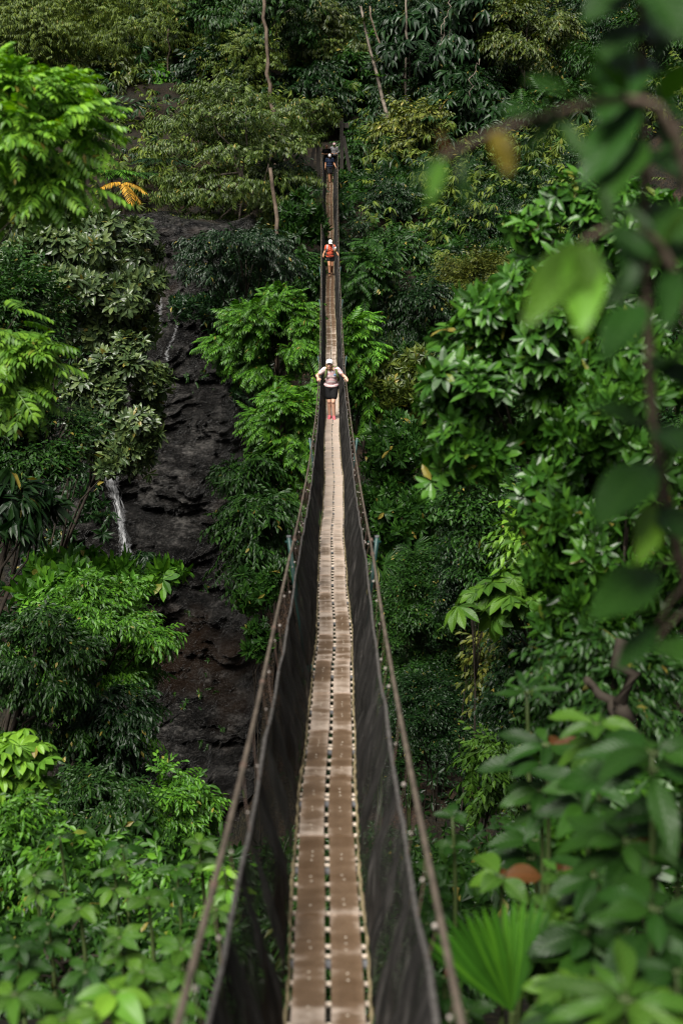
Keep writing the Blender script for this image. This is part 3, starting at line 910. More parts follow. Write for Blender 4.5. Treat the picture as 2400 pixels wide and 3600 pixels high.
def spray(kind, rg, lite):
    ps = []
    J = lambda a: rg.uniform(-a, a, 3)
    if kind in ('pinnate', 'fern'):
        k = 9 if kind == 'pinnate' else 15
        L0, W0 = (0.30, 0.095) if kind == 'pinnate' else (0.26, 0.05)
        dr = rg.uniform(0.25, 0.5)
        c = lambda t: np.array([t, 0.06 * math.sin(t * 2), -dr * t * t])
        ps.append(twig([c(t) for t in np.linspace(0, 1, 5)], 0.012))
        for t in np.linspace(0.12, 0.98, k):
            l = L0 * (0.55 + 0.6 * math.sin(math.pi * (0.15 + 0.75 * t)))
            for s in (-1, 1):
                ps.append(one(leaf_tpl(l, W0 * 1.1, 0.3, 0.2, lite), c(t), np.array([0.5, s * 0.85, -0.22 - 0.5 * dr * t]) + J(0.10), (0.1, 0, 1)))
        ps.append(one(leaf_tpl(L0 * .8, W0, 0.3, 0.2, lite), c(1), (0.8, 0, -0.6), (0, 0, 1)))
    elif kind == 'alt':
        k = 9; dr = rg.uniform(0.15, 0.4)
        c = lambda t: np.array([t, 0.08 * math.sin(t * 3 + 1), -dr * t * t])
        ps.append(twig([c(t) for t in np.linspace(0, 1, 4)], 0.014))
        for i, t in enumerate(np.linspace(0.15, 1, k)):
            s = 1 if i % 2 else -1
            ps.append(one(leaf_tpl(rg.uniform(.26, .36), rg.uniform(.11, .145), 0.25, 0.25, lite), c(t), np.array([0.62, s * 0.55, -0.5]) + J(0.22), np.array([0.1, s * .2, 1.0]) + J(.2)))
    elif kind == 'drape':          # long twig with hanging pointed leaves
        k = 12; dr = rg.uniform(0.05, 0.25)
        c = lambda t: np.array([t, 0.1 * math.sin(t * 3 + 1), -dr * t * t])
        ps.append(twig([c(t) for t in np.linspace(0, 1, 4)], 0.014))
        for i, t in enumerate(np.linspace(0.08, 1, k)):
            s = 1 if i % 2 else -1
            ps.append(one(leaf_tpl(rg.uniform(.22, .31), rg.uniform(.085, .115), 0.2, 0.2, lite), c(t), np.array([0.42, s * 0.42, -0.75]) + J(0.22), np.array([0.6, s * .3, .8]) + J(.2)))
    elif kind == 'whorl':
        ps.append(twig([(0, 0, 0), (0.2, 0, 0), (0.35, 0, 0)], 0.02))
        k = rg.integers(6, 9)
        for i in range(k):
            a = i / k * 2 * math.pi + rg.uniform(-.3, .3)
            up = np.array([1.0, 0, 0])
            d = np.array([rg.uniform(0.1, 0.75), math.cos(a), math.sin(a)]) + J(.12)
            ps.append(one(leaf_tpl(rg.uniform(.42, .6), rg.uniform(.17, .22), 0.28, 0.22, lite, 0.45), (0.30 + rg.uniform(-.06, .05), 0, 0), d, up + J(.15)))
    elif kind == 'digit':          # hanging digitate bunch
        ps.append(twig([(0, 0, 0), (0.2, 0, 0.02), (0.4, 0, 0)], 0.016))
        k = rg.integers(6, 9)
        for i in range(k):
            a = (i / (k - 1) - 0.5) * math.pi * 1.5
            d = np.array([math.cos(a) * .9, math.sin(a) * .9, -0.55]) + J(.12)
            ps.append(one(leaf_tpl(rg.uniform(.45, .62), rg.uniform(.14, .18), 0.35, 0.2, lite, 0.45), (0.4, 0, 0), d, (0.2, 0, 1)))
    elif kind == 'tuft':
        for q in range(4):
            b = J(0.14); ax = np.array([1.0, rg.uniform(-.8, .8), rg.uniform(-.35, .5)])
            for i in range(6):
                t = 0.15 + i * 0.14
                s = 1 if i % 2 else -1
                ps.append(one(leaf_tpl(rg.uniform(.16, .23), rg.uniform(.07, .10), 0.2, 0.25, lite), b + ax * t, ax + np.array([0, s * .9, -0.2]) + J(.35), np.array([0, 0, 1.0]) + J(.35)))
    elif kind == 'cec':            # big umbrella leaf of lobes
        k = 9
        for i in range(k):
            a = (i / k) * 2 * math.pi * 0.92 + 0.25
            d = np.array([math.cos(a), math.sin(a), -0.28]) + J(.06)
            ps.append(put(big_leaf(rg.uniform(.42, .56), .21, 0.35, 0.25, 0.02, 0.6, 7, 5, i), np.array([[0.0, 0, 0]]), orient(d[None], np.array([[0, 0, 1.0]])), 1.0))
        ps.append(twig([(0, 0, 0), (-.25, 0, -.25), (-.6, 0, -.35)], 0.03))
    elif kind == 'lance':
        k = 9
        ps.append(twig([(0, 0, 0), (0.3, 0, 0)], 0.016))
        for i in range(k):
            a = i / k * 2 * math.pi
            d = np.array([0.5 + rg.uniform(-.2, .3), math.cos(a) * .8, -0.55 + .25 * math.sin(a)]) + J(.15)
            ps.append(one(leaf_tpl(rg.uniform(.4, .55), rg.uniform(.085, .12), 0.4, 0.2, lite), (0.1 + .25 * i / k, 0, 0), d, (0.3, 0, 1)))
    elif kind == 'fan':
        k = 15
        for i in range(k):
            a = (i / (k - 1) - 0.5) * math.pi * 1.35
            d = np.array([math.cos(a), math.sin(a), 0.05 - 0.15 * abs(a)])
            ps.append(one(leaf_tpl(rg.uniform(.75, .95), .085, 0.25, 0.5, False, 0.55), (0, 0, 0), d, (0, 0, 1)))
    return cat(ps)


_sc = {}


def sprays(kind, lite, nvar=5):
    key = (kind, lite)
    if key not in _sc:
        rg = np.random.default_rng(abs(hash(kind)) % 1 + len(_sc) * 13 + 3)
        _sc[key] = [spray(kind, rg, lite) for _ in range(nvar)]
    return _sc[key]


def unit(rg, n):
    v = rg.standard_normal((n, 3))
    return v / np.linalg.norm(v, axis=1, keepdims=True)


def scatter(kind, P, X, Z, S, rg, lite):
    tp = sprays(kind, lite)
    M = orient(X, Z)
    w = rg.integers(0, len(tp), len(P))
    return cat([put(tp[i], P[w == i], M[w == i], S[w == i]) for i in range(len(tp)) if (w == i).any()])


def boughs_of(shape, rx, ry, rz, rg, rb=None):
    """bough centres and radii about (0,0,0)"""
    out = []
    if shape == 'tier':
        nl = 7
        for l in range(nl):
            zz = -0.85 + 1.75 * l / (nl - 1)
            Rl = math.sqrt(max(0.05, 1 - (zz * 0.92) ** 2)) * (1.0 if l < nl - 1 else 0.8)
            na = 7 if l < nl - 1 else 4
            a0 = rg.uniform(0, 6)
            for j in range(na):
                a = a0 + j / na * 2 * math.pi + rg.uniform(-.3, .3)
                rr_ = Rl * rg.uniform(0.45, 0.8)
                out.append((np.array([rx * rr_ * math.cos(a), ry * rr_ * math.sin(a), rz * (zz + rg.uniform(-.1, .1))]),
                            np.array([rx * .38, ry * .38, rz * .085]) * rg.uniform(.8, 1.2)))
        return out
    vol = (rx * ry * rz) ** (1 / 3)
    rb = rb or 0.40
    K = int(np.clip(3.2 * (1 / rb) ** 2, 8, 60))
    for d in unit(rg, K * 3):
        if d[2] < -0.85 or len(out) >= K:
            continue
        c = np.array([rx, ry, rz]) * d * rg.uniform(0.55, 0.95)
        r = rb * np.array([rx, ry, rz * .8]) * rg.uniform(.65, 1.15)
        r = 0.5 * r + 0.5 * np.minimum(r, rb * vol)
        out.append((c, r))
    return out


def crown_mesh(B, size, kind, n, droop, upness, rg, lite):
    """sprays on the upper and outer skin of every bough"""
    K = len(B)
    C = np.array([b[0] for b in B]); RR = np.array([b[1] for b in B])
    w = (RR[:, 0] * RR[:, 1]) ** 0.5; w = w / w.sum()
    idx = rg.choice(K, n, p=w)
    d = unit(rg, n)
    d[:, 2] = np.where((d[:, 2] < -0.3) & (rg.random(n) < 0.65), -d[:, 2], d[:, 2])
    # thin the side that faces away from the bridge end
    d[:, 1] = np.where((d[:, 1] > 0.3) & (rg.random(n) < 0.5), -d[:, 1], d[:, 1])
    fr = np.where(rg.random(n) < 0.72, rg.uniform(0.82, 1.05, n), rg.uniform(0.4, 0.82, n))
    P = C[idx] + d * RR[idx] * fr[:, None]
    out = C[idx] / (np.linalg.norm(C[idx], axis=1, keepdims=True) + 1e-6)
    X = d * 0.7 + out * 0.5 + 0.45 * rg.standard_normal((n, 3))
    X[:, 2] = X[:, 2] * (0.6 + upness) - droop + upness * 0.8
    X /= np.linalg.norm(X, axis=1, keepdims=True)
    Z = np.array([0, 0, 1.0]) + 0.4 * d + 0.25 * rg.standard_normal((n, 3))
    S = size * rg.uniform(0.7, 1.25, n)
    P = P - X * (S * 0.45)[:, None]
    return scatter(kind, P, X, Z, S, rg, lite)


def limb(a, b, r0, r1, rg, sag=0.0, n=5):
    a = np.asarray(a, float); b = np.asarray(b, float)
    L = np.linalg.norm(b - a)
    t = np.linspace(0, 1, n)[:, None]
    P = a * (1 - t) + b * t + np.array([0, 0, 1]) * (np.sin(t * math.pi) * L * sag) + rg.standard_normal((n, 3)) * L * 0.025 * np.sin(t * math.pi)
    return tube(P, np.linspace(r0, r1, n), 6)


def plant(name, label, category, group, px, py, d, rx, rz, kind, spx, mat, seed, dens=1.0, shape='round', rb=None,
          droop=0.25, up=0.0, bark=None, tr=None, ry=None, foot=None, lite=None, skirt=None, stems=1, woody=True, perch=False):
    """tree or shrub: Empty at its foot on the ground > trunk / stem, crown / foliage"""
    rg = np.random.default_rng(seed)
    tr = tr or (0.10 if woody else 0.035)
    c = at(px, py, d)
    k = d / FPX
    rx_, rz_ = rx * k, rz * k
    ry_ = min(ry * k if ry else rx_, 4.5 if d < 60 else 6.0)
    if lite is None:
        lite = d > 55
    f = np.array([c[0], c[1], 0.0]) if foot is None else np.array([*at(foot[0], foot[1], d)[:2], 0.0])
    f[2] = float(ground_z(f[0], f[1])) - 0.15
    if c[2] - 0.4 * rz_ < f[2]:
        f[2] = c[2] - 0.9 * rz_
    if perch:
        f = np.array([c[0], c[1] + 0.6, c[2] - 0.9 * rz_])
    root = tag(empty(name, f), label, category, group)
    B = boughs_of(shape, rx_, ry_, rz_, rg, rb)
    s = spx * k
    if skirt is None:
        skirt = 0.8 if (not woody and 12 < d < 62) else 0.0
    for _ in range(int(len(B) * skirt)):
        t = rg.random()
        B.append((np.array([rx_ * 0.75 * rg.uniform(-1, 1), ry_ * 0.6 * rg.uniform(-1, 1), -rz_ * (0.6 + 1.3 * t)]), B[rg.integers(0, len(B))][1] * 0.9))
    n = int(min(9000, (1 + 0.6 * skirt) * dens * 15 * math.pi * rx_ * rz_ / (0.33 * s * s)))
    V, T, U = crown_mesh(B, s, kind, n, droop, up, rg, lite)
    tree = woody
    mk('crown' if tree else 'foliage', V + c - f, T, LEAF[mat], root, U)
    mb = MB()
    bark = bark or BARK_DARK
    top = c - f
    for q in range(stems):
        b0 = np.array([rg.uniform(-.3, .3), rg.uniform(-.3, .3), 0]) * (stems > 1) * rx_
        t_ = np.linspace(0, 1, 8)[:, None]
        hub = top * np.array([1, 1, 1.0]) + np.array([0, 0, rz_ * 0.25]) + b0 * 1.5
        P = b0 * (1 - t_) + hub * t_ + rg.standard_normal((8, 3)) * 0.03 * np.linalg.norm(hub) ** 0.7 * np.sin(t_ * math.pi)
        V, T = tube(P, np.linspace(tr, tr * 0.35, 8) / (1 if stems == 1 else 1.6), 7, jitter=0.12); mb.add(V, T)
        for j in rg.permutation(len(B))[:(9 if stems == 1 else 4)]:
            e = B[j][0] + top
            a = P[4 + rg.integers(0, 3)]
            V, T = limb(a, e, tr * 0.4, tr * 0.10, rg, 0.08); mb.add(V, T)
    mb.build('trunk' if tree else 'stem', bark, root, shade=True)
    return root


# ---- the trees and shrubs one can tell apart
HG = 'trees on the far hillside'
RG = 'trees on the right bank'
LG = 'trees on the left bank'
SG = 'shrubs on the slopes of the gorge'
A = plant
A('tree', 'pale olive tree in the upper left corner behind the bright feathery branch', 'tree', HG, 70, 60, 118, 170, 130, 'lance', 60, 'olive', 101, bark=BARK_PALE)
A('tree', 'tree with a rusty red top among the green ones at the upper left', 'tree', HG, 215, 78, 112, 95, 50, 'tuft', 60, 'red', 102, dens=0.7)
A('tree', 'olive tree right of the rusty red one, drooping narrow leaves', 'tree', HG, 395, 60, 116, 170, 110, 'lance', 60, 'ochre', 103, bark=BARK_PALE)
A('tree', 'greyish green tree below the rusty red one', 'tree', HG, 215, 260, 108, 150, 140, 'lance', 62, 'grey', 104, bark=BARK_PALE)
A('tree', 'tree with long shiny drooping leaves above the bare brown slope', 'tree', HG, 490, 165, 104, 150, 110, 'lance', 78, 'grey', 105, bark=BARK_PALE, droop=0.5)
A('tree', 'thin olive tree whose crown hangs just left of the bare brown slope', 'tree', HG, 400, 330, 100, 130, 140, 'alt', 70, 'olive', 106, bark=BARK_PALE, dens=0.8)
A('tree', 'young light green tree standing on the bare brown slope', 'tree', HG, 555, 300, 102, 90, 80, 'digit', 62, 'bright', 107, bark=BARK_PALE, dens=0.7, tr=0.07)
A('tree', 'tall dark tree at the top edge left of the pale straight trunk', 'tree', HG, 720, 80, 106, 150, 150, 'alt', 62, 'mid', 108)
A('tree', 'dark bushy tree hanging over the right end of the bare brown slope', 'tree', HG, 760, 270, 98, 130, 110, 'alt', 56, 'dark', 109)
A('tree', 'tall tree with a pale straight trunk rising out of the top edge', 'tree', HG, 930, 60, 99, 190, 150, 'drape', 66, 'mid', 110, bark=BARK_PALE, tr=0.24, foot=(955, 500))
A('tree', 'yellow green tree at the top edge right of the pale straight trunk', 'tree', HG, 1130, 110, 104, 150, 130, 'drape', 62, 'olive', 111)
A('tree', 'dark tree filling the gap above the end of the bridge', 'tree', HG, 1090, 330, 100, 140, 110, 'alt', 62, 'dark', 112)
A('tree', 'olive leaved tree left of the leaning spotted trunk', 'tree', HG, 1215, 290, 103, 90, 130, 'alt', 62, 'mid', 113)
A('tree', 'dark tree with large drooping fingered leaves at the top right of centre', 'tree', RG, 1560, 110, 100, 210, 150, 'digit', 92, 'deep', 114, bark=BARK_PALE)
A('tree', 'dark tree with fingered leaves just under the topmost one, left of its vines', 'tree', RG, 1440, 205, 97, 130, 80, 'digit', 88, 'deep', 115)
A('tree', 'dark tree with fingered leaves behind the yellow hanging leaf', 'tree', RG, 1660, 370, 95, 150, 120, 'digit', 84, 'dark', 116)
A('tree', 'rounded pale olive tree right of the end of the bridge', 'tree', RG, 1430, 500, 92, 135, 150, 'alt', 58, 'ochre', 117, rb=0.3)
A('tree', 'small leaved light tree behind the blurred leaves at the upper right', 'tree', RG, 1850, 140, 98, 170, 170, 'alt', 56, 'olive', 118)
A('tree', 'feathery green tree sloping down from the right behind the blurred leaves', 'tree', RG, 1930, 420, 94, 200, 130, 'pinnate', 74, 'mid', 119)
A('tree', 'light green tree in the upper right corner behind the near stem', 'tree', RG, 2230, 250, 96, 220, 220, 'alt', 60, 'mid', 120)
A('tree', 'dark tree directly right of the timber frame', 'tree', RG, 1260, 540, 93, 75, 80, 'alt', 52, 'mid', 121)
A('tree', 'spreading tree in tiers whose drooping leaves reach the end of the bridge', 'tree', 'trees by the end of the bridge', 815, 615, 76, 300, 310, 'drape', 58, 'tiered', 122, shape='tier', dens=0.75, bark=BARK_PALE, tr=0.20, foot=(975, 900), ry=260)
A('tree', 'dark tree under the tiered one overhanging the top of the rock face', 'tree', 'trees by the end of the bridge', 840, 910, 61, 210, 120, 'alt', 52, 'deep', 123, dens=1.0, foot=(1010, 930))
A('tree', 'slim tree with a pale blotched trunk standing left of the bridge', 'tree', 'trees by the end of the bridge', 985, 640, 78, 90, 90, 'drape', 58, 'dark', 124, bark=BARK_PALE, tr=0.20, foot=(968, 990))
A('shrub', 'dark green shrub with broad whorled leaves left of the walker in coral', 'shrub', SG, 1065, 780, 72, 85, 105, 'whorl', 56, 'mid', 125, woody=False)
A('shrub', 'feathery shrub below the broad leaved one left of the walker in coral', 'shrub', SG, 1060, 960, 66, 80, 90, 'pinnate', 66, 'mid', 126, woody=False)
A('tree', 'bright green feathery tree on the left of the bridge behind the striped walker', 'tree', LG, 950, 1200, 56, 210, 190, 'pinnate', 62, 'bright', 127, rb=0.33, dens=1.1)
A('tree', 'feathery green tree low on the left of the bridge under the brightest one', 'tree', LG, 1000, 1490, 53, 140, 170, 'pinnate', 62, 'bright', 128, rb=0.36, dens=0.9, skirt=0.3)
A('tree', 'bright feathery tree right of the bridge beside the striped walker', 'tree', RG, 1255, 1240, 58, 80, 140, 'pinnate', 76, 'bright', 129, rb=0.36, skirt=0.6)
A('tree', 'feathery tree right of the bridge beside the walker in coral', 'tree', RG, 1280, 960, 66, 100, 110, 'pinnate', 68, 'mid', 130, rb=0.36)
A('shrub', 'light green shrub with drooping leaves right of the walker in coral', 'shrub', SG, 1390, 880, 72, 110, 80, 'alt', 56, 'mid', 131, woody=False)
A('shrub', 'dense yellow green creeper covered shrub on the right slope', 'shrub', SG, 1680, 1000, 70, 160, 120, 'tuft', 56, 'ochre', 132, rb=0.25, woody=False)
A('shrub', 'dark shrub hanging beside the red earth on the right slope', 'shrub', SG, 1480, 1080, 66, 110, 110, 'alt', 54, 'dark', 133, woody=False)
A('shrub', 'shrub with ovate light edged leaves above the net right of the striped walker', 'shrub', SG, 1420, 1330, 58, 120, 110, 'whorl', 58, 'olive', 134, woody=False, dens=0.75)
A('shrub', 'shrub with pointed leaves right of the net, topmost of the lower slope', 'shrub', SG, 1390, 1580, 55, 110, 120, 'whorl', 58, 'mid', 135, woody=False, dens=0.7)
A('shrub', 'shrub with pointed leaves right of the net above the dense small leaved bush', 'shrub', SG, 1430, 1820, 50, 140, 110, 'whorl', 60, 'mid', 136, woody=False, dens=0.7)
A('shrub', 'wide dense bush of small leaves on the right of the bridge', 'shrub', SG, 1500, 2130, 44, 180, 200, 'tuft', 62, 'mid', 137, rb=0.24, woody=False, dens=1.3)
A('shrub', 'dark small leaved bush under the umbrella leaves', 'shrub', SG, 1640, 1960, 40, 110, 110, 'tuft', 60, 'dark', 138, rb=0.3, woody=False)
A('shrub', 'dark bush at the foot of the right slope above the stream', 'shrub', SG, 1510, 2490, 42, 150, 150, 'tuft', 58, 'dark', 139, rb=0.26, woody=False, skirt=0)
A('shrub', 'slender yellowish shrub with round leaves under the umbrella leaves', 'shrub', SG, 1750, 2290, 27, 85, 140, 'alt', 90, 'ochre', 140, woody=False, dens=0.7, skirt=1.2, foot=(1950, 2290))
A('shrub', 'blue green feathery bush right of the stream', 'shrub', SG, 1830, 2480, 26, 110, 170, 'tuft', 85, 'dark', 141, woody=False, rb=0.33)
A('shrub', 'pale leaved shrub leaning over the stream on the right', 'shrub', SG, 1730, 2670, 24, 95, 110, 'alt', 95, 'broadpale', 142, woody=False, dens=0.7)
A('cecropia', 'slim tree with pale umbrella shaped lobed leaves on the right', 'tree', None, 1800, 2080, 19, 190, 110, 'cec', 175, 'broadpale', 143, dens=0.33, tr=0.035, up=0.2, foot=(2300, 2080))
A('tree', 'lime leaved tree behind the umbrella leaves on the right', 'tree', RG, 1900, 1880, 21, 150, 130, 'alt', 130, 'lime', 144, dens=0.5, tr=0.035, foot=(2500, 1880))
A('tree', 'small drooping tree hanging over the timber frame at the far end of the bridge', 'tree', 'trees by the end of the bridge', 1085, 405, 86, 105, 75, 'drape', 56, 'tiered', 145, dens=0.8, bark=BARK_PALE, foot=(960, 405))
A('shrub', 'small leaved shrub in the gap left of the lime leaved tree', 'shrub', SG, 1690, 1760, 24, 120, 150, 'tuft', 95, 'mid', 147, woody=False, tr=0.03)
A('shrub', 'dark shrub filling the hollow behind the umbrella leaves', 'shrub', SG, 1880, 2200, 21, 150, 200, 'tuft', 105, 'dark', 148, woody=False, tr=0.03)
A('shrub', 'leafy shrub left of the dark forked trunk', 'shrub', SG, 1990, 2350, 14, 150, 200, 'alt', 110, 'mid', 149, woody=False, tr=0.03, dens=0.8)
A('shrub', 'grey green glossy shrub overhanging the left end of the rock ledge', 'shrub', SG, 455, 890, 47, 110, 110, 'whorl', 66, 'grey', 172, woody=False, up=0.4, droop=0.1, foot=(-300, 890))
# left bank
A('tree', 'bright feathery branch tree at the upper left, near and slightly blurred', 'tree', LG, 90, 460, 11.0, 300, 350, 'pinnate', 140, 'lime', 150, rb=0.28, dens=0.55, droop=0.1, tr=0.035, foot=(-1500, 480))
A('tree', 'bright feathery tree at the left edge halfway up', 'tree', LG, 10, 1290, 15, 190, 220, 'pinnate', 135, 'lime', 151, rb=0.33, dens=0.6, tr=0.04, foot=(-1100, 1290))
A('tree', 'fine leaved green tree behind the bright feathery one at the left edge', 'tree', LG, 60, 1130, 30, 190, 240, 'tuft', 95, 'mid', 152, rb=0.3, dens=1.0, foot=(-500, 1130))
A('tree', 'fine leaved tree at the left edge under the lower bright feathery one', 'tree', LG, 110, 1560, 31, 210, 170, 'tuft', 95, 'mid', 153, rb=0.3, foot=(-450, 1560))
A('tree', 'glossy grey green tree high on the left with its crown reaching the rock ledge', 'tree', LG, 310, 1020, 44, 260, 260, 'whorl', 70, 'grey', 154, rb=0.27, dens=1.0, up=0.4, droop=0.1, foot=(-500, 1010))
A('tree', 'glossy tree on the left whose lower crown hangs before the rock face', 'tree', LG, 440, 1440, 41, 180, 280, 'whorl', 70, 'grey', 155, rb=0.28, dens=1.0, up=0.4, droop=0.1, foot=(-450, 1440))
A('tree', 'dark glossy tree at the left behind the bright feathery one', 'tree', LG, 130, 830, 47, 190, 200, 'whorl', 78, 'grey', 156, rb=0.3, up=0.3, foot=(-500, 830))
A('tree', 'shaded tree with long drooping ribbed leaves at the left edge', 'tree', LG, 60, 1780, 24, 150, 140, 'lance', 190, 'dark', 157, dens=0.6, foot=(-500, 1780))
A('shrub', 'bright rubbery leaved shrub under the white waterfall', 'shrub', SG, 330, 2040, 33, 290, 75, 'whorl', 105, 'bright', 158, rb=0.3, dens=0.8, up=0.35, woody=False, skirt=0.3)
A('shrub', 'dark narrow leaved shrub hanging before the foot of the waterfall', 'shrub', SG, 500, 2000, 38, 130, 50, 'lance', 62, 'dark', 159, woody=False, dens=0.8)
A('tree', 'large bright green tree on the lower left before the rock face', 'tree', LG, 330, 2230, 30, 270, 200, 'alt', 64, 'bright', 160, rb=0.27, dens=1.15, skirt=0.4, foot=(60, 2230))
A('tree', 'green tree below the large bright one at the lower left', 'tree', LG, 130, 2320, 27, 200, 180, 'alt', 66, 'mid', 161, rb=0.3, dens=1.0, skirt=0.4, foot=(-200, 2320))
A('tree', 'shaded tree between the large bright tree and the low bush at the left', 'tree', LG, 400, 2530, 28, 140, 150, 'alt', 68, 'dark', 162, rb=0.3, skirt=0.5)
A('shrub', 'rounded green bush on the left with its edge against the dark rock', 'shrub', SG, 590, 2830, 23, 170, 130, 'alt', 64, 'bright', 163, rb=0.28, dens=1.2, woody=False)
A('shrub', 'green bush left of the rounded one', 'shrub', SG, 340, 2830, 22, 170, 130, 'alt', 66, 'mid', 164, rb=0.3, dens=1.1, woody=False)
A('shrub', 'bright maple shaped leaves of a shrub at the left edge low down', 'shrub', SG, 50, 2680, 17, 130, 130, 'cec', 130, 'lime', 165, dens=0.4, woody=False)
A('shrub', 'tall olive bush at the left edge below the maple shaped leaves', 'shrub', SG, 70, 2950, 15, 150, 150, 'alt', 95, 'bright', 166, rb=0.32, woody=False)
A('shrub', 'small dark shrub on the rock left of the net, upper one', 'shrub', SG, 900, 2080, 46, 75, 110, 'whorl', 52, 'mid', 167, woody=False, dens=0.55, skirt=0, perch=True)
A('shrub', 'small dark shrub on the rock left of the net, lower one', 'shrub', SG, 910, 2250, 45, 55, 80, 'whorl', 52, 'mid', 168, woody=False, dens=0.5, skirt=0, perch=True)
A('shrub', 'dark leaved tree hanging before the rock left of the bridge', 'shrub', SG, 900, 1840, 50, 150, 120, 'alt', 70, 'mid', 169, woody=False, dens=0.9)
A('shrub', 'leafy shrub left of the bridge above the hanging dark one', 'shrub', SG, 870, 1660, 52, 110, 80, 'alt', 66, 'mid', 170, woody=False, dens=0.8)
A('shrub', 'dark green shrub growing on the upper rock face right of the trickle', 'shrub', SG, 670, 1085, 59, 80, 50, 'whorl', 40, 'deep', 171, woody=False, dens=0.7, skirt=0, perch=True)
# foreground thickets
FG = 'shrubs close to the near end of the bridge'
A('shrub', 'glossy shrub on the right whose top sprig stands up beside the feathery trees', 'shrub', FG, 2030, 950, 11, 380, 330, 'whorl', 125, 'gloss', 180, rb=0.30, dens=0.75, up=0.5, droop=0.1, woody=False, tr=0.022, foot=(2700, 930))
A('shrub', 'glossy shrub on the right that reaches farthest towards the bridge', 'shrub', FG, 1760, 1440, 11.5, 340, 320, 'whorl', 120, 'gloss', 181, rb=0.30, dens=0.75, up=0.45, droop=0.1, woody=False, tr=0.022, foot=(2500, 1420))
A('shrub', 'glossy shrub at the right edge halfway down behind the near stem', 'shrub', FG, 2230, 1480, 10, 280, 340, 'whorl', 125, 'gloss', 182, rb=0.30, dens=0.75, woody=False, tr=0.022)
A('shrub', 'glossy shrub at the right edge above the rust coloured young leaves', 'shrub', FG, 2190, 2000, 10, 300, 330, 'whorl', 120, 'gloss', 183, rb=0.30, dens=0.75, woody=False, tr=0.022)
A('shrub', 'loose shrub of small pale leaves at the right behind the big ones', 'shrub', FG, 2130, 2480, 9, 300, 280, 'alt', 120, 'mid', 184, rb=0.32, dens=0.55, woody=False, tr=0.04)
A('shrub', 'thicket of pale small leaves low on the right beside the fan palm', 'shrub', FG, 1990, 3390, 5.6, 200, 240, 'whorl', 170, 'broadpale', 185, rb=0.35, dens=0.4, up=0.3, woody=False, tr=0.02)
A('shrub', 'dark thicket behind the veined leaves at the lower right edge', 'shrub', FG, 2220, 2900, 7.5, 280, 260, 'whorl', 230, 'gloss', 186, rb=0.35, dens=0.4, up=0.2, woody=False, tr=0.03)
A('shrub', 'low leafy thicket at the lower left behind the tall veined plants', 'shrub', FG, 230, 3120, 13, 300, 150, 'alt', 130, 'bright', 187, rb=0.28, dens=0.8, woody=False, tr=0.03)
A('shrub', 'leafy thicket at the lower left beside the handrail', 'shrub', FG, 640, 3150, 12, 190, 170, 'alt', 135, 'bright', 188, rb=0.3, dens=0.7, woody=False, tr=0.03)
A('shrub', 'dark leafy thicket in the lower left corner under the veined plants', 'shrub', FG, 220, 3380, 9.5, 300, 150, 'alt', 150, 'mid', 189, rb=0.3, dens=0.7, woody=False, tr=0.03)
A('shrub', 'leafy thicket under the left net near the bottom of the view', 'shrub', FG, 700, 3420, 9, 200, 170, 'alt', 150, 'mid', 190, rb=0.3, dens=0.6, woody=False, tr=0.03)
A('shrub', 'thicket under the right net near the bottom of the view', 'shrub', FG, 1480, 3420, 9.5, 200, 170, 'alt', 140, 'mid', 191, rb=0.3, dens=0.6, woody=False, tr=0.03)
A('shrub', 'low thicket below the bridge deck near its near end', 'shrub', FG, 1100, 3350, 12, 260, 170, 'alt', 130, 'mid', 192, rb=0.3, dens=0.6, woody=False, tr=0.03)

A('shrub', 'glossy shrub on the right just above the umbrella leaves', 'shrub', FG, 2030, 1780, 11, 230, 210, 'whorl', 120, 'gloss', 193, rb=0.32, dens=0.7, up=0.4, woody=False, tr=0.02, foot=(2500, 1780))
A('shrub', 'glossy shrub right of the umbrella leaves', 'shrub', FG, 2110, 2190, 10.5, 210, 200, 'whorl', 125, 'gloss', 194, rb=0.32, dens=0.7, up=0.4, woody=False, tr=0.02, foot=(2500, 2190))

# ---- undergrowth nobody could count
def undergrowth(name, label, n, xr, yr, kinds, size, mat, seed, keep=None, height=0.9):
    rg = np.random.default_rng(seed)
    x = rg.uniform(*xr, n * 3); y = rg.uniform(*yr, n * 3)
    f = fbm(x * 0.35, y * 0.35, 3, seed)
    ok = f > -0.18
    if keep is not None:
        ok &= keep(x, y)
    x, y = x[ok][:n], y[ok][:n]
    z = ground_z(x, y) + rg.uniform(0, height, len(x)) ** 1.3 + 0.5 * np.maximum(0, fbm(x * 0.6, y * 0.6, 2, seed + 1))
    P = np.stack([x, y, z], -1)
    parts = []
    for i, kd in enumerate(kinds):
        m = rg.integers(0, len(kinds), len(P)) == i if len(kinds) > 1 else np.ones(len(P), bool)
        p = P[m]; k = len(p)
        a = rg.uniform(0, 2 * math.pi, k)
        X = np.stack([np.cos(a), np.sin(a) - 0.35, rg.uniform(-0.3, 0.9, k)], -1)
        Z = np.array([0, -0.25, 1.0]) + 0.3 * rg.standard_normal((k, 3))
        parts.append(scatter(kd, p, X, Z, size * rg.uniform(0.6, 1.35, k), rg, True))
    V, T, U = cat(parts)
    return tag(mk(name, V, T, LEAF[mat], None, U), label, 'undergrowth', None, 'stuff')


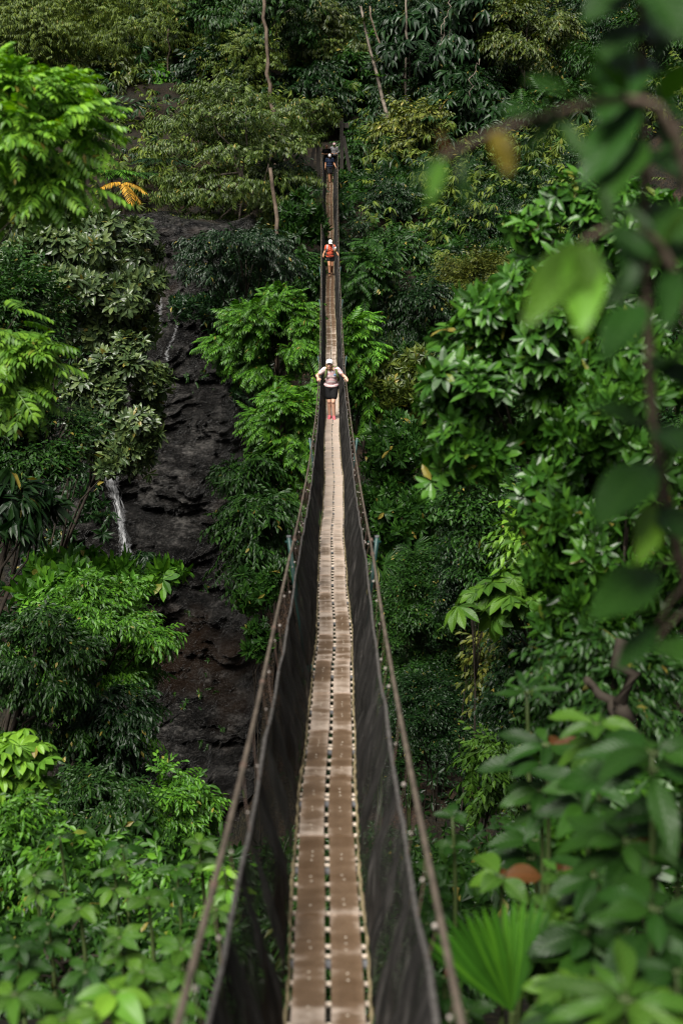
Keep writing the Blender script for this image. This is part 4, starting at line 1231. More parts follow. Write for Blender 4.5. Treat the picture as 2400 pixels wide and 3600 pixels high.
def forest(name, label, n, xr, yr, rad, size, kind, mat, seed, keep=None, per=230, flat=0.75, up=0.35):
    rg = np.random.default_rng(seed)
    parts = []; got = 0; tries = 0
    while got < n and tries < n * 40:
        tries += 1
        x, y = rg.uniform(*xr), rg.uniform(*yr)
        if keep is not None and not bool(keep(x, y)):
            continue
        got += 1
        r = rad * rg.uniform(0.65, 1.4)
        B = boughs_of('round', r, r, r * flat, rg, 0.42)
        V, T, U = crown_mesh(B, size * rg.uniform(.8, 1.2), kind, int(per * (r / rad) ** 2), 0.3, 0.0, rg, True)
        parts.append((V + [x, y, float(ground_z(x, y)) + r * flat * up + rg.uniform(0, 1) * rad * .5], T, U))
    V, T, U = cat(parts)
    return tag(mk(name, V, T, LEAF[mat], None, U), label, 'forest' if rad > 1.6 else 'bushes', None, 'stuff')


left_ok = lambda x, y: ~((x > CLIFF_X0) & (x < 0.5) & (y > 49) & (y < 79))
bare = lambda x, y: ~((np.abs(x + 12) < 4.5) & (y > 92) & (y < 108) & (fbm(x * .4, y * .4, 2, 3) > -0.15))
undergrowth('undergrowth', 'dark leafy undergrowth on the right slope of the far bank', 7500, (-1.5, 17), (51, 92), ['alt', 'whorl', 'tuft'], 0.85, 'dark', 301)
undergrowth('undergrowth', 'green creepers spread over the right slope of the far bank', 3600, (-0.5, 17), (53, 92), ['pinnate', 'whorl'], 0.8, 'mid', 302)
undergrowth('undergrowth', 'mixed low growth covering the far hillside', 9000, (-26, 24), (80, 150), ['alt', 'lance', 'digit'], 1.05, 'hill', 303, lambda x, y: left_ok(x, y) & bare(x, y) & ~((np.abs(x + .8) < 2.2) & (y < 103)), 2.2)
undergrowth('undergrowth', 'dark low growth covering the far hillside', 4500, (-26, 24), (86, 150), ['alt', 'digit'], 1.3, 'dark', 304, lambda x, y: bare(x, y) & ~((np.abs(x + .8) < 2.2) & (y < 103)), 2.5)
undergrowth('undergrowth', 'low growth on the slope below the near end of the bridge', 9000, (-9, 9), (9, 40), ['alt', 'whorl'], 0.34, 'mid', 305, lambda x, y: np.abs(x) < 1.0 + y * 0.27, 1.0)


hill_ok = lambda x, y: bool(bare(np.array(x), np.array(y))) and not (abs(x + 0.8) < 5.0 and y < 108) and not (x < 0.5 and y < 80)
forest('forest', 'dense dark forest crowns covering the far hillside', 90, (-7, 22), (97, 150), 2.6, 0.95, 'alt', 'dark', 331, hill_ok, 260, .9, .8)
forest('forest', 'mid green forest crowns between the dark ones on the far hillside', 75, (-26, 0), (98, 150), 2.4, 0.90, 'drape', 'hill', 332, hill_ok, 260, .9, 1.0)
forest('bushes', 'dark rounded bushes crowding the right slope of the far bank', 80, (0.2, 15), (53, 90), 1.15, 0.55, 'alt', 'dark', 333, lambda x, y: x > 0.6 - (y > 70) * 0, 170)
forest('bushes', 'green bushes between the dark ones on the right slope', 45, (0.8, 15), (55, 90), 1.0, 0.52, 'whorl', 'mid', 334, None, 150)

# creepers and small plants rooted in the cracks of the rock, left and right of the wet part
def cliff_growth(n, label, seed, mask, size, mat, kinds=('alt', 'whorl')):
    rg = np.random.default_rng(seed)
    x = rg.uniform(CLIFF_X0, CLIFF_X1, n * 8); z = rg.uniform(-27, -4.6, n * 8)
    ok = mask(x, z, fbm(x * 0.5, z * 0.5, 3, seed))
    x, z = x[ok][:n], z[ok][:n]
    P = np.stack([x, cliff_y(x, z) - 0.05, z], -1)
    parts = []
    for i, kd in enumerate(kinds):
        m = rg.integers(0, len(kinds), len(P)) == i
        p = P[m]; k = len(p)
        X = np.stack([rg.uniform(-.8, .8, k), -np.ones(k), rg.uniform(-.7, .5, k)], -1)
        parts.append(scatter(kd, p, X, np.array([0, -0.5, 1.0]) + 0.3 * rg.standard_normal((k, 3)), size * rg.uniform(.6, 1.3, k), rg, True))
    V, T, U = cat(parts)
    return tag(mk('creeper', V, T, LEAF[mat], None, U), label, 'creeper', None, 'stuff')


# wet bare rock between two slanting limits
lo = lambda z: np.interp(z, [-27, -22, -17, -12, -8, -4], [-8.5, -9.0, -9.5, -11.5, -10.5, -11.5])
hi = lambda z: np.interp(z, [-27, -24, -21, -17, -14, -11, -8, -4], [-1.2, -2.4, -3.0, -3.4, -3.6, -4.2, -5.0, -5.6])
cliff_growth(3000, 'creepers covering the rock face right of the wet rock', 311, lambda x, z, f: (x > hi(z) + f * 2.0), 0.8, 'dark')
cliff_growth(2200, 'creepers covering the rock face left of the wet rock', 312, lambda x, z, f: (x < lo(z) + f * 2.0), 0.85, 'dark')
cliff_growth(150, 'scattered small plants and wet leaves on the bare rock', 313, lambda x, z, f: (x > lo(z)) & (x < hi(z)) & (f > 0.22), 0.32, 'mid')

# ferns by the pool, one of them withered
for i, (px, py, d, m, lb) in enumerate([(430, 640, 77, 'dead', 'withered golden yellow fern by the rock ledge'),
                                        (470, 610, 80, 'mid', 'green tree fern above the withered yellow one'),
                                        (560, 560, 82, 'deep', 'dark tree fern right of the withered yellow one'),
                                        (390, 600, 79, 'bright', 'light green fern left of the withered yellow one')]):
    rg = np.random.default_rng(400 + i)
    c = at(px, py, d); gz = float(ground_z(c[0], c[1]))
    f = np.array([c[0], c[1], min(gz, c[2] - 0.6)])
    root = tag(empty('fern', f), lb, 'fern')
    k = 5 if m == 'dead' else 11
    a = np.linspace(0, 2 * math.pi, k, endpoint=False) + rg.uniform(0, 1) if m != 'dead' else np.linspace(-2.9, -0.9, k)
    X = np.stack([np.cos(a), np.sin(a), np.full(k, 0.30)], -1)
    if m == 'dead':
        k = 4
        X = np.array([[.85, -.4, .1], [.35, -.8, -.15], [-.5, -.6, .15], [.6, -.2, -.35]])
    V, T, U = scatter('fern', np.repeat((c - f)[None], k, 0), X, np.tile([0, 0, 1.0], (k, 1)), np.full(k, 100 * d / FPX) * rg.uniform(.8, 1.1, k), rg, False)
    mk('frond', V, T, LEAF[m], root, U)
    V, T = tube([(0, 0, 0), (c - f) * .5 + [.05, 0, 0], c - f], [0.09, 0.08, 0.06], 8)
    mk('trunk', V, T, BARK_DARK, root)

# fan palms on the right bank
for i, (px, py, d, s, lb) in enumerate([(1375, 880, 71, 75, 'fan palm seedling right of the walker in coral, upper one'),
                                        (1360, 1545, 55, 70, 'fan palm seedling beside the right handrail'),
                                        (1340, 1990, 46, 75, 'fan palm seedling by the teal post on the right'),
                                        (1450, 1930, 47, 60, 'fan palm seedling on the brown earth right of the teal post')]):
    rg = np.random.default_rng(420 + i)
    c = at(px, py, d); gz = float(ground_z(c[0], c[1]))
    f = np.array([c[0], c[1] + 0.3, min(gz, c[2] - 0.5)])
    root = tag(empty('fan_palm', f), lb, 'palm', 'fan palm seedlings on the right bank')
    k = 4
    a = np.array([-2.4, -1.2, -0.3, 2.8]) + rg.uniform(-.3, .3, k)
    X = np.stack([np.cos(a), -np.ones(k) * .6, np.sin(a + 1.6) * .4 + .3], -1)
    P = (c - f)[None] + X * 0.25 * s * d / FPX
    V, T, U = scatter('fan', P, X, np.tile([0, -.7, .7], (k, 1)), np.full(k, s * d / FPX), rg, False)
    mk('frond', V, T, LEAF['mid'], root, U)
    mb = MB()
    for p in P:
        V, T = tube([(0, 0, 0), p * .6 + [0, 0, .1], p], 0.012, 5); mb.add(V, T)
    mb.build('stem', STEM, root)

# leaning spotted trunk with air plants, right of the end of the bridge
P = np.array([at(*q) for q in [(1268, 20, 95), (1285, 110, 95), (1305, 190, 95), (1325, 260, 95), (1345, 350, 95), (1362, 410, 95), (1376, 520, 95)]])
f = P[-1].copy(); f[2] = min(float(ground_z(f[0], f[1])), P[-1][2] - .2)
root = tag(empty('spotted_tree', f), 'leaning pale spotted trunk carrying tufts of air plants', 'tree')
V, T = tube(np.vstack([f - [0, 0, .2], P[::-1]]) - f, np.linspace(0.15, 0.075, 8), 9, jitter=.15)
mk('trunk', V, T, BARK_PALE, root, shade=True)
for i, q in enumerate([(1282, 85), (1300, 125), (1322, 215), (1333, 268), (1268, 75)]):
    c = at(*q, 94.8)
    rg = np.random.default_rng(450 + i)
    o = empty('air_plant', c); tag(o, ['topmost air plant on the leaning spotted trunk, left side', 'wide air plant on the leaning spotted trunk, second from the top', 'air plant in the middle of the leaning spotted trunk', 'lowest small air plant on the leaning spotted trunk', 'yellowish air plant just left of the top of the spotted trunk'][i], 'air plant', 'air plants on the spotted trunk')
    k = 14
    X = unit(rg, k); X[:, 2] = np.abs(X[:, 2]) + .2
    V, T, U = put(leaf_tpl(0.75, 0.09, 0.5, 0.4), np.zeros((k, 3)), orient(X, np.tile([0, 0, 1.0], (k, 1))), rg.uniform(.7, 1.2, k))
    mk('rosette', V, T, LEAF['olive' if i % 2 == 0 else 'bright'], o, U)

# more bare trunks and hanging vines seen between the crowns
def bare_trunk(name, label, category, pts, r0, r1, mat, group=None):
    P = np.array([at(*q) for q in pts])
    f = P[-1].copy()
    if name != 'vine':
        f[2] = min(float(ground_z(f[0], f[1])) - 0.1, f[2])
        P = np.vstack([P, f])
    o = tag(empty(name, f), label, category, group)
    rgb = np.random.default_rng(int(pts[0][0]) + 7)
    Q = np.array([np.interp(np.linspace(0, len(P) - 1, 14), range(len(P)), P[:, k]) for k in range(3)]).T
    Q[1:-1] += rgb.standard_normal((12, 3)) * (0.5 * r0 if name != 'vine' else 0.12)
    V, T = tube(Q - f, np.linspace(r1, r0, 14), 7, jitter=.12)
    mk('stem' if name == 'vine' else 'trunk', V, T, mat, o, shade=True)
    return o


bare_trunk('bare_tree', 'brown blotched trunk rising to the top edge left of the spotted one', 'tree', [(928, -20, 84), (932, 90, 84), (938, 200, 84), (944, 290, 84), (962, 420, 84)], .13, .10, BARK, HG)
bare_trunk('bare_tree', 'slim blotched trunk standing clear under the tiered tree left of the bridge', 'tree', [(950, 590, 67), (962, 680, 67), (972, 780, 67), (974, 870, 67), (966, 960, 67)], .12, .09, BARK, 'trees by the end of the bridge')
bare_trunk('bare_tree', 'thin pale trunk at the top edge right of the spotted one', 'tree', [(1428, -20, 97), (1427, 100, 97), (1430, 180, 97)], .10, .07, BARK_PALE, HG)
bare_trunk('bare_tree', 'dark thin trunk leaning between the spotted and the pale one', 'tree', [(1300, 20, 98), (1320, 130, 98), (1370, 240, 98), (1382, 290, 98)], .09, .06, BARK, HG)
bare_trunk('bare_tree', 'thin upright trunk on the bare brown slope, right one', 'tree', [(592, 100, 101), (592, 250, 101), (588, 390, 101)], .10, .05, BARK, HG)
bare_trunk('bare_tree', 'thin upright trunk on the bare brown slope, left one', 'tree', [(510, 280, 101), (508, 340, 101), (510, 390, 101)], .08, .05, BARK, HG)
bare_trunk('bare_tree', 'thin upright trunk between the two on the bare brown slope', 'tree', [(568, 290, 102), (570, 340, 102), (566, 400, 102)], .08, .05, BARK, HG)
bare_trunk('bare_tree', 'grey trunk left of the bare brown slope', 'tree', [(390, 330, 99), (394, 420, 99), (398, 520, 99)], .11, .08, BARK_PALE, HG)
bare_trunk('vine', 'long bare vine dropping from the fingered tree, upper part', 'vine', [(1585, -10, 93), (1572, 60, 93), (1555, 120, 93), (1545, 165, 93)], .03, .03, BARK_PALE)
bare_trunk('vine', 'forked bare vine above the yellow hanging leaf', 'vine', [(1685, 205, 91), (1660, 260, 91), (1652, 350, 91)], .03, .03, BARK_PALE)
bare_trunk('vine', 'bare vine slanting down below the pale olive tree', 'vine', [(1680, 570, 88), (1660, 610, 88), (1640, 640, 88)], .03, .03, BARK_PALE)
bare_trunk('bare_tree', 'dark trunk standing right of the pale olive tree', 'tree', [(1548, 360, 93), (1545, 430, 93), (1538, 520, 93)], .12, .09, BARK, RG)
bare_trunk('bare_tree', 'pale trunk standing left of the net behind the hanging leaves', 'tree', [(1066, 1530, 55), (1072, 1590, 55), (1078, 1660, 55)], .10, .09, BARK_PALE, LG)

# ---- near plants whose single leaves show
def leaf_plant(name, label, category, foot, hub, leaves, mat_st=STEM, r=0.012, group=None, d0=None):
    """plant with explicit leaves: each (base px, base py, tip px, tip py, depth, depth of tip, width ratio, material)"""
    H = [at(*h) for h in hub]
    f = at(*foot) if len(foot) == 3 else np.array(foot)
    f = np.array([f[0], f[1], float(ground_z(f[0], f[1])) - 0.05])
    root = tag(empty(name, f), label, category, group)
    P = np.vstack([[f], H])
    t = np.linspace(0, len(P) - 1, 24)
    Q = np.stack([np.interp(t, range(len(P)), P[:, k]) for k in range(3)], -1)
    for _ in range(2):
        Q[1:-1] = (Q[:-2] + 2 * Q[1:-1] + Q[2:]) / 4
    mb = MB()
    V, T = tube(Q - f, np.linspace(r * 1.6, r * .6, 24), 7); mb.add(V, T)
    for i, (bx_, by_, tx, ty, d1, d2, wr, m) in enumerate(leaves):
        b = at(bx_, by_, d1); e = at(tx, ty, d2)
        L = np.linalg.norm(e - b)
        rgl = np.random.default_rng(int(bx_ * 7 + by_))
        Z = np.array([rgl.uniform(-.25, .25), -0.55, 1.0]) + rgl.uniform(-.2, .2, 3)
        V, T, U = put(big_leaf(L, L * wr * .84, rgl.uniform(.05, .22), rgl.uniform(.12, .35), 0.02, rgl.uniform(.38, .5), seed=i), np.array([b]), orient((e - b)[None], Z[None]), 1.0)
        mk('leaf', V - f, T, LEAF[m], root, U, True)
        q = Q[np.argmin(np.linalg.norm(Q - b, axis=1))]
        if np.linalg.norm(q - b) > 0.004:
            V, T = limb(q - f, b - f, r * .45, r * .25, rgl, 0.05); mb.add(V, T)
    mb.build('stem', mat_st, root, shade=True)
    return root


LGN_ = 'broad leaved plants at the lower left'


def rosette(name, label, category, px, py, d, n, lpx, mat, seed, wr=0.5, tilt=0.35, group=None, young=None, tiers=1, foot=None, ang=(0, 2 * math.pi), mat_st=STEM, drop=60):
    rg = np.random.default_rng(seed)
    c = at(px, py, d)
    f = np.array([c[0], c[1], 0]) if foot is None else np.array([*at(*foot)[:2], 0])
    f[2] = float(ground_z(f[0], f[1])) - 0.05
    if f[2] > c[2] - 0.1: f[2] = c[2] - 0.3
    root = tag(empty(name, f), label, category, group)
    mb = MB()
    k = d / FPX
    t = np.linspace(0, 1, 14)[:, None]
    Q = f * (1 - t) + c * t + np.array([1, 0.3, 0]) * np.sin(t * 2.5) * 0.03 * np.linalg.norm(c - f)
    Q = Q + (c - Q[-1]) * t
    V, T = tube(Q - f, np.linspace(0.014, 0.005, 14) * (1 + d / 12), 6); mb.add(V, T)
    for q in range(tiers):
        cc = c - np.array([0, 0, q * drop * k]) + np.array([1, 1, 0]) * rg.uniform(-.02, .02) * q
        for i in range(n):
            a = ang[0] + (i + rg.uniform(-.25, .25)) / n * (ang[1] - ang[0]) + q * 0.6
            L = (0.74 if group == LGN_ else 0.86) * lpx * k * rg.uniform(.6, 1.15) * (1 + 0.15 * q)
            X = np.array([math.cos(a), math.sin(a), tilt + rg.uniform(-.35, .25) - .15 * q])
            Z = np.array([0, -0.55, 1.0]) + rg.uniform(-.25, .25, 3)
            b = cc + X / np.linalg.norm(X) * 0.10 * L
            V, T, U = put(big_leaf(L, L * wr * rg.uniform(.85, 1.1), rg.uniform(.25, .55), rg.uniform(.1, .3), 0.025, rg.uniform(.4, .55), seed=seed + i), np.array([b]), orient(X[None], Z[None]), 1.0)
            m = young if (young and q == 0 and i < 2) else mat
            mk('leaf', V - f, T, LEAF[m], root, U, True)
            V, T = tube([cc - f, b - f], 0.003 * (1 + d / 8), 5); mb.add(V, T)
    mb.build('stem', mat_st, root, shade=True)
    return root


# slender sapling close to the camera on the right, very blurred
leaf_plant('sapling', 'slender blurred sapling close by on the right with big leaves from top to middle', 'tree', (4200, 3300, 3.1),
           [(2600, 2350, 2.9), (2400, 2050, 2.85), (2290, 1500, 2.75), (2265, 700, 2.65), (2245, -250, 2.6)],
           [(2245, 330, 2050, 640, 2.6, 2.45, .36, 'broad'), (2250, 420, 2080, 520, 2.6, 2.7, .45, 'broad'), (2250, 90, 2420, -20, 2.6, 2.5, .5, 'broad'),
            (2250, 80, 2110, 180, 2.6, 2.5, .5, 'broad'), (2260, 600, 2430, 430, 2.6, 2.5, .42, 'broad'), (2255, 240, 2440, 260, 2.6, 2.7, .42, 'broad'),
            (2275, 980, 2450, 620, 2.6, 2.4, .34, 'broadpale'), (2275, 1150, 2450, 1010, 2.6, 2.5, .36, 'broad'), (2285, 1330, 2420, 1180, 2.7, 2.5, .45, 'broad'),
            (2285, 1500, 2120, 1400, 2.7, 2.6, .42, 'broad'), (2290, 1620, 2120, 1800, 2.7, 2.5, .46, 'broad'), (2290, 1500, 2460, 1560, 2.7, 2.5, .44, 'broad'),
            (2300, 1780, 2260, 1930, 2.75, 2.6, .42, 'lime'), (2300, 1790, 2470, 1900, 2.75, 2.6, .44, 'broad'), (2305, 2000, 2120, 2130, 2.8, 2.6, .45, 'broad'),
            (2310, 2250, 2450, 2330, 2.8, 2.6, .44, 'broad'), (2310, 2200, 2180, 2330, 2.8, 2.7, .4, 'broad'), (2250, -60, 2060, 60, 2.6, 2.5, .5, 'broad'), (2250, -100, 2390, 60, 2.6, 2.4, .45, 'broad'),
            *[(2250 + 30 * (i % 3), y_, x1_, y1_, 2.6 + .1 * (i % 2), 2.45 + .12 * (i % 3), .42, 'broad') for i, (y_, x1_, y1_) in enumerate([(-40, 2130, -60), (10, 2330, 190), (150, 2450, 100), (190, 2140, 330), (300, 2420, 420), (380, 2360, 560), (480, 2130, 720), (520, 2440, 640), (660, 2110, 820), (720, 2430, 860), (850, 2400, 1040), (900, 2120, 1080), (1060, 2140, 1240), (1260, 2450, 1330), (1560, 2430, 1720)])]],
           BARK, 0.010)
leaf_plant('sapling', 'blurred overhanging twig with bright leaves pointing down right of centre', 'tree', (3600, 2200, 2.6),
           [(2440, 1100, 2.4), (2300, 820, 2.35), (2130, 800, 2.3), (2045, 850, 2.3)],
           [(2040, 850, 2085, 990, 2.3, 2.2, .42, 'broadpale'), (2045, 855, 2140, 960, 2.3, 2.25, .36, 'broad'), (2050, 860, 1870, 1080, 2.3, 2.15, .40, 'broadpale'), (2045, 860, 2065, 1120, 2.3, 2.15, .42, 'lime'),
            (2140, 800, 2120, 640, 2.3, 2.3, .42, 'broad'), (2130, 800, 2290, 880, 2.3, 2.2, .4, 'broad'), (2200, 810, 2230, 990, 2.3, 2.2, .4, 'broad'), (2300, 820, 2180, 700, 2.3, 2.3, .4, 'broad'), (2380, 950, 2330, 1120, 2.35, 2.25, .4, 'broad'), (2050, 850, 1930, 900, 2.3, 2.3, .36, 'broad')],
           BARK, 0.007)
leaf_plant('sapling', 'blurred dark twig reaching in at the upper right with one yellow leaf', 'tree', (3900, 1800, 2.4),
           [(2440, 420, 2.2), (2200, 330, 2.15), (1960, 400, 2.1), (1760, 450, 2.1), (1600, 530, 2.1), (1540, 560, 2.1)],
           [(1738, 450, 1800, 600, 2.1, 2.05, .50, 'yellow'), (1560, 550, 1500, 690, 2.1, 2.05, .34, 'broadpale'), (1560, 550, 1430, 640, 2.1, 2.1, .3, 'broad'), (1570, 540, 1545, 450, 2.1, 2.1, .28, 'rust'), (1620, 520, 1640, 740, 2.1, 2.1, .22, 'broad'),
            (1900, 410, 1770, 350, 2.1, 2.0, .42, 'broad'), (1960, 400, 1890, 290, 2.1, 2.05, .5, 'broad'), (2060, 370, 1850, 230, 2.1, 2.0, .34, 'broad'), (2100, 350, 2050, 180, 2.1, 2.0, .4, 'broad'), (2200, 330, 2000, 120, 2.15, 2.0, .36, 'broad'),
            (1950, 400, 1860, 520, 2.1, 2.05, .34, 'broad'), (2200, 330, 2180, 160, 2.15, 2.1, .4, 'broad'), (2330, 370, 2420, 180, 2.15, 2.0, .4, 'broad'), (1930, 405, 2060, 510, 2.1, 2.0, .34, 'broad')],
           BARK, 0.006)
# plants at the lower right
NG = 'broad leaved plants at the lower right'
rosette('melastome', 'veined plant with two rust coloured young leaves above the fan palm', 'plant', 1760, 3085, 6.0, 6, 190, 'broadpale', 501, .62, .15, NG, 'rust', 1)
rosette('melastome', 'pale yellowish ribbed leaves right of the rust topped plant', 'plant', 1960, 3070, 6.2, 5, 130, 'broadpale', 502, .62, .4, NG, 'rust', 1)
rosette('melastome', 'plant with hanging rust coloured leaves beside the dark trunk', 'plant', 1920, 2620, 6.4, 7, 190, 'broad', 503, .36, .25, NG, 'rust', 2)
rosette('melastome', 'plant with curling narrow leaves left of the dark trunk', 'plant', 1850, 2440, 7.5, 7, 150, 'broad', 504, .24, .5, NG, None, 1)
rosette('melastome', 'large veined leaves at the right edge, upper one', 'plant', 2290, 2650, 4.4, 6, 330, 'broad', 505, .36, .2, NG, None, 2)
rosette('melastome', 'large veined leaves at the right edge, middle one', 'plant', 2200, 2960, 4.6, 7, 260, 'broad', 506, .40, .2, NG, 'rust', 2)
rosette('melastome', 'large veined leaves at the right edge, low one', 'plant', 2300, 3200, 4.0, 7, 310, 'broad', 507, .42, .25, NG, None, 2)
rosette('melastome', 'long bright leaves in the lower right corner', 'plant', 2200, 3520, 3.6, 9, 330, 'broadpale', 508, .26, .35, NG, None, 2)
rosette('melastome', 'shaded broad leaves right of the fan palm', 'plant', 2060, 3280, 5.2, 7, 210, 'broad', 509, .5, .2, NG, None, 2)
rosette('seedling', 'upright seedling with round leaves between the handrail and the rust topped plant', 'plant', 1590, 2880, 7.5, 5, 85, 'broad', 510, .55, .6, NG, None, 2, drop=110)
rosette('seedling', 'small leafy seedling beside the right handrail low down', 'plant', 1520, 3060, 7.8, 6, 80, 'broad', 511, .5, .3, NG, None, 3, drop=90)
rosette('seedling', 'small plant with brown leaves by the right handrail', 'plant', 1560, 3440, 6.5, 6, 90, 'broad', 512, .5, .3, NG, 'rust', 3, drop=80)
rosette('melastome', 'dark broad leaves behind the rust topped plant', 'plant', 1880, 2960, 7.5, 7, 190, 'broad', 513, .4, .3, NG, None, 2)
# dark trunk of the near tree on the right
bare_trunk('bare_tree', 'dark forked trunk among the leaves on the right', 'tree', [(2190, 2250, 8.2), (2205, 2450, 8.2), (2190, 2650, 8.2), (2150, 2800, 8.2)], .065, .04, BARK_DARK)
bare_trunk('bare_tree', 'dark branch slanting left from the forked trunk', 'tree', [(2060, 2390, 8.3), (2120, 2450, 8.3), (2175, 2540, 8.2), (2190, 2600, 8.2)], .04, .025, BARK_DARK)
# fan palm
c = at(1800, 3560, 5.2)
f = np.array([c[0], c[1], float(ground_z(c[0], c[1]))])
f[2] = min(f[2], c[2] - .3)
root = tag(empty('fan_palm', f), 'bright pleated fan palm leaf standing up at the lower right', 'palm')
for j, (a0, a1, k, yaw, m) in enumerate([(100, 138, 20, -.10, 'palm'), (66, 98, 13, .25, 'palm')]):
    mb = MB()
    for i, a in enumerate(np.radians(np.linspace(a0, a1, k))):
        L = (470 if j == 0 else 400) * 5.2 / FPX * (1 - 0.10 * abs(i / (k - 1) - .5))
        X = np.array([math.cos(a), yaw + .12 * math.cos(a), math.sin(a)])
        Z = np.array([0.35 * (-1) ** i, -1.0, 0.25])
        V, T, U = put(leaf_tpl(L, L * 0.062, 0.05, 0.25 * (-1) ** i, False, 0.5), np.array([c - f]), orient(X[None], Z[None]), 1.0)
        mb.add(V, T, U)
    mb.build('frond', LEAF[m], root)
V, T = tube([(0, 0, 0), (c - f) * .5, c - f], 0.012, 7)
mk('stem', V, T, STEM, root)
# plants at the lower left
LGN = 'broad leaved plants at the lower left'
rosette('melastome', 'veined plant with drooping broad leaves at the lower left, left one', 'plant', 280, 3195, 8.0, 7, 135, 'broadpale', 520, .55, .1, LGN, None, 1)
rosette('melastome', 'veined plant with broad pale leaves at the lower left, right one beside the handrail', 'plant', 520, 3160, 8.2, 6, 120, 'broadpale', 521, .6, .15, LGN, None, 1)
rosette('melastome', 'tall plant with two drooping leaves standing above the low thicket', 'plant', 430, 2975, 10.5, 5, 95, 'broad', 522, .45, .0, LGN, None, 1)
rosette('melastome', 'tall plant with drooping leaves left of the other tall one', 'plant', 210, 2945, 10.5, 4, 90, 'broad', 523, .45, .0, LGN, None, 1)
rosette('melastome', 'leafy plant whose top stands between the round bush and the handrail', 'plant', 700, 2970, 9.5, 7, 100, 'broadpale', 524, .5, .4, LGN, None, 2, drop=70)
rosette('melastome', 'yellow green leaves right behind the left handrail', 'plant', 790, 3060, 9.3, 7, 100, 'lime', 525, .42, .2, LGN, None, 2, drop=70)
rosette('melastome', 'shiny green leaves beside the left handrail low down', 'plant', 640, 3340, 7.4, 7, 120, 'broadpale', 526, .5, .2, LGN, None, 2, drop=80)
rosette('melastome', 'dark leaves low at the left edge', 'plant', 60, 3330, 7.4, 7, 130, 'broad', 527, .5, .2, LGN, None, 2, drop=80)
rosette('melastome', 'big bright lobed leaves at the bottom edge left of the handrail', 'plant', 400, 3490, 5.0, 7, 190, 'lime', 528, .55, .1, LGN, None, 2, drop=60)
rosette('melastome', 'big palmate leaf in the lower left corner', 'plant', 50, 3500, 4.8, 9, 210, 'broadpale', 529, .34, .1, LGN, None, 1)
rosette('melastome', 'pale leaves at the bottom edge next to the left handrail', 'plant', 590, 3540, 5.0, 7, 150, 'broadpale', 530, .5, .15, LGN, None, 2, drop=60)
rosette('melastome', 'green leaves at the bottom edge between the two bright plants', 'plant', 220, 3590, 4.8, 7, 170, 'broadpale', 531, .5, .2, LGN, None, 1)

for i, (px, py, d, n, l, m, wr, lb) in enumerate([
        (1900, 2780, 6.5, 7, 150, 'broad', .42, 'dark leaves in front of the forked trunk low down'),
        (2060, 2760, 5.6, 7, 190, 'broad', .40, 'broad leaves right of the hanging rust coloured ones'),
        (2100, 2550, 6.0, 7, 170, 'broadpale', .42, 'pale broad leaves right of the forked trunk'),
        (2380, 2850, 4.6, 7, 240, 'broad', .40, 'shaded broad leaves at the right edge between the veined plants'),
        (1990, 3470, 4.8, 8, 150, 'broadpale', .5, 'pale leaves right of the foot of the fan palm'),
        (1900, 3260, 5.4, 8, 110, 'broadpale', .55, 'small pale leaves just right of the fan palm blade'),
        (1960, 3580, 4.4, 8, 170, 'broad', .42, 'dark leaves at the bottom edge right of the fan palm'),
        (2380, 3420, 3.8, 8, 260, 'broad', .40, 'dark leaves at the right edge above the corner'),
        (2090, 3080, 5.2, 7, 180, 'broad', .42, 'green leaves right of the pale yellowish ribbed ones'),
        (1640, 3560, 6.0, 7, 110, 'broad', .5, 'small dark leaves left of the foot of the fan palm'),
        (1500, 3250, 7.5, 7, 80, 'broad', .5, 'low leaves between the right handrail and the fan palm')]):
    rosette('melastome', lb, 'plant', px, py, d, n, l, m, 600 + i * 9, wr, .25, NG, None, 2, drop=80)
for i, (px, py, d, n, l, m, wr, lb) in enumerate([
        (120, 3080, 10, 7, 100, 'broadpale', .5, 'pale leaves at the lower left below the tall plant'),
        (400, 3060, 9.6, 7, 90, 'broadpale', .5, 'pale leaves between the two tall drooping plants'),
        (620, 3060, 9.4, 7, 90, 'broad', .5, 'dark leaves left of the yellow green ones by the handrail'),
        (170, 3250, 8.0, 7, 110, 'broad', .5, 'dark leaves left of the veined plant'),
        (420, 3300, 7.4, 8, 110, 'broadpale', .5, 'pale leaves between the two veined plants, lower'),
        (760, 3200, 8.6, 7, 90, 'broadpale', .5, 'pale leaves under the left net beside the handrail'),
        (500, 3420, 6.2, 8, 130, 'broadpale', .5, 'pale leaves just above the big bright lobed ones'),
        (300, 3420, 6.4, 8, 120, 'broad', .5, 'dark leaves above the big palmate leaf')]):
    rosette('melastome', lb, 'plant', px, py, d, n, l, m, 700 + i * 9, wr, .2, LGN, None, 2, drop=70)


# ------------------------------------------------------------------ the walkers
SKIN = mat_plain('skin', (0.62, 0.36, 0.25), 0.5, 0.12, 9, 0.4)
SKIN_TAN = mat_plain('skin_tanned', (0.44, 0.21, 0.115), 0.5, 0.12, 9, 0.4)
EYEW = mat_plain('eye_white', (0.7, 0.66, 0.62), 0.3, 0.02, 5)
EYED = mat_plain('iris', (0.03, 0.02, 0.015), 0.3, 0.02, 5)
LIP = mat_plain('lips', (0.36, 0.12, 0.10), 0.5, 0.1, 5)
HAIR_BLOND = mat_plain('hair_blond', (0.46, 0.30, 0.14), 0.6, 0.4, 30)
HAIR_DARK = mat_plain('hair_dark', (0.025, 0.017, 0.012), 0.6, 0.4, 30)
WHITE = mat_plain('white_cotton', (0.80, 0.79, 0.80), 0.8, 0.06, 20, 0.1)
BLACKC = mat_plain('black_cloth', (0.012, 0.012, 0.013), 0.85, 0.3, 20, 0.15)
CORAL = mat_plain('coral_cloth', (0.70, 0.12, 0.060), 0.85, 0.22, 9, 0.1)
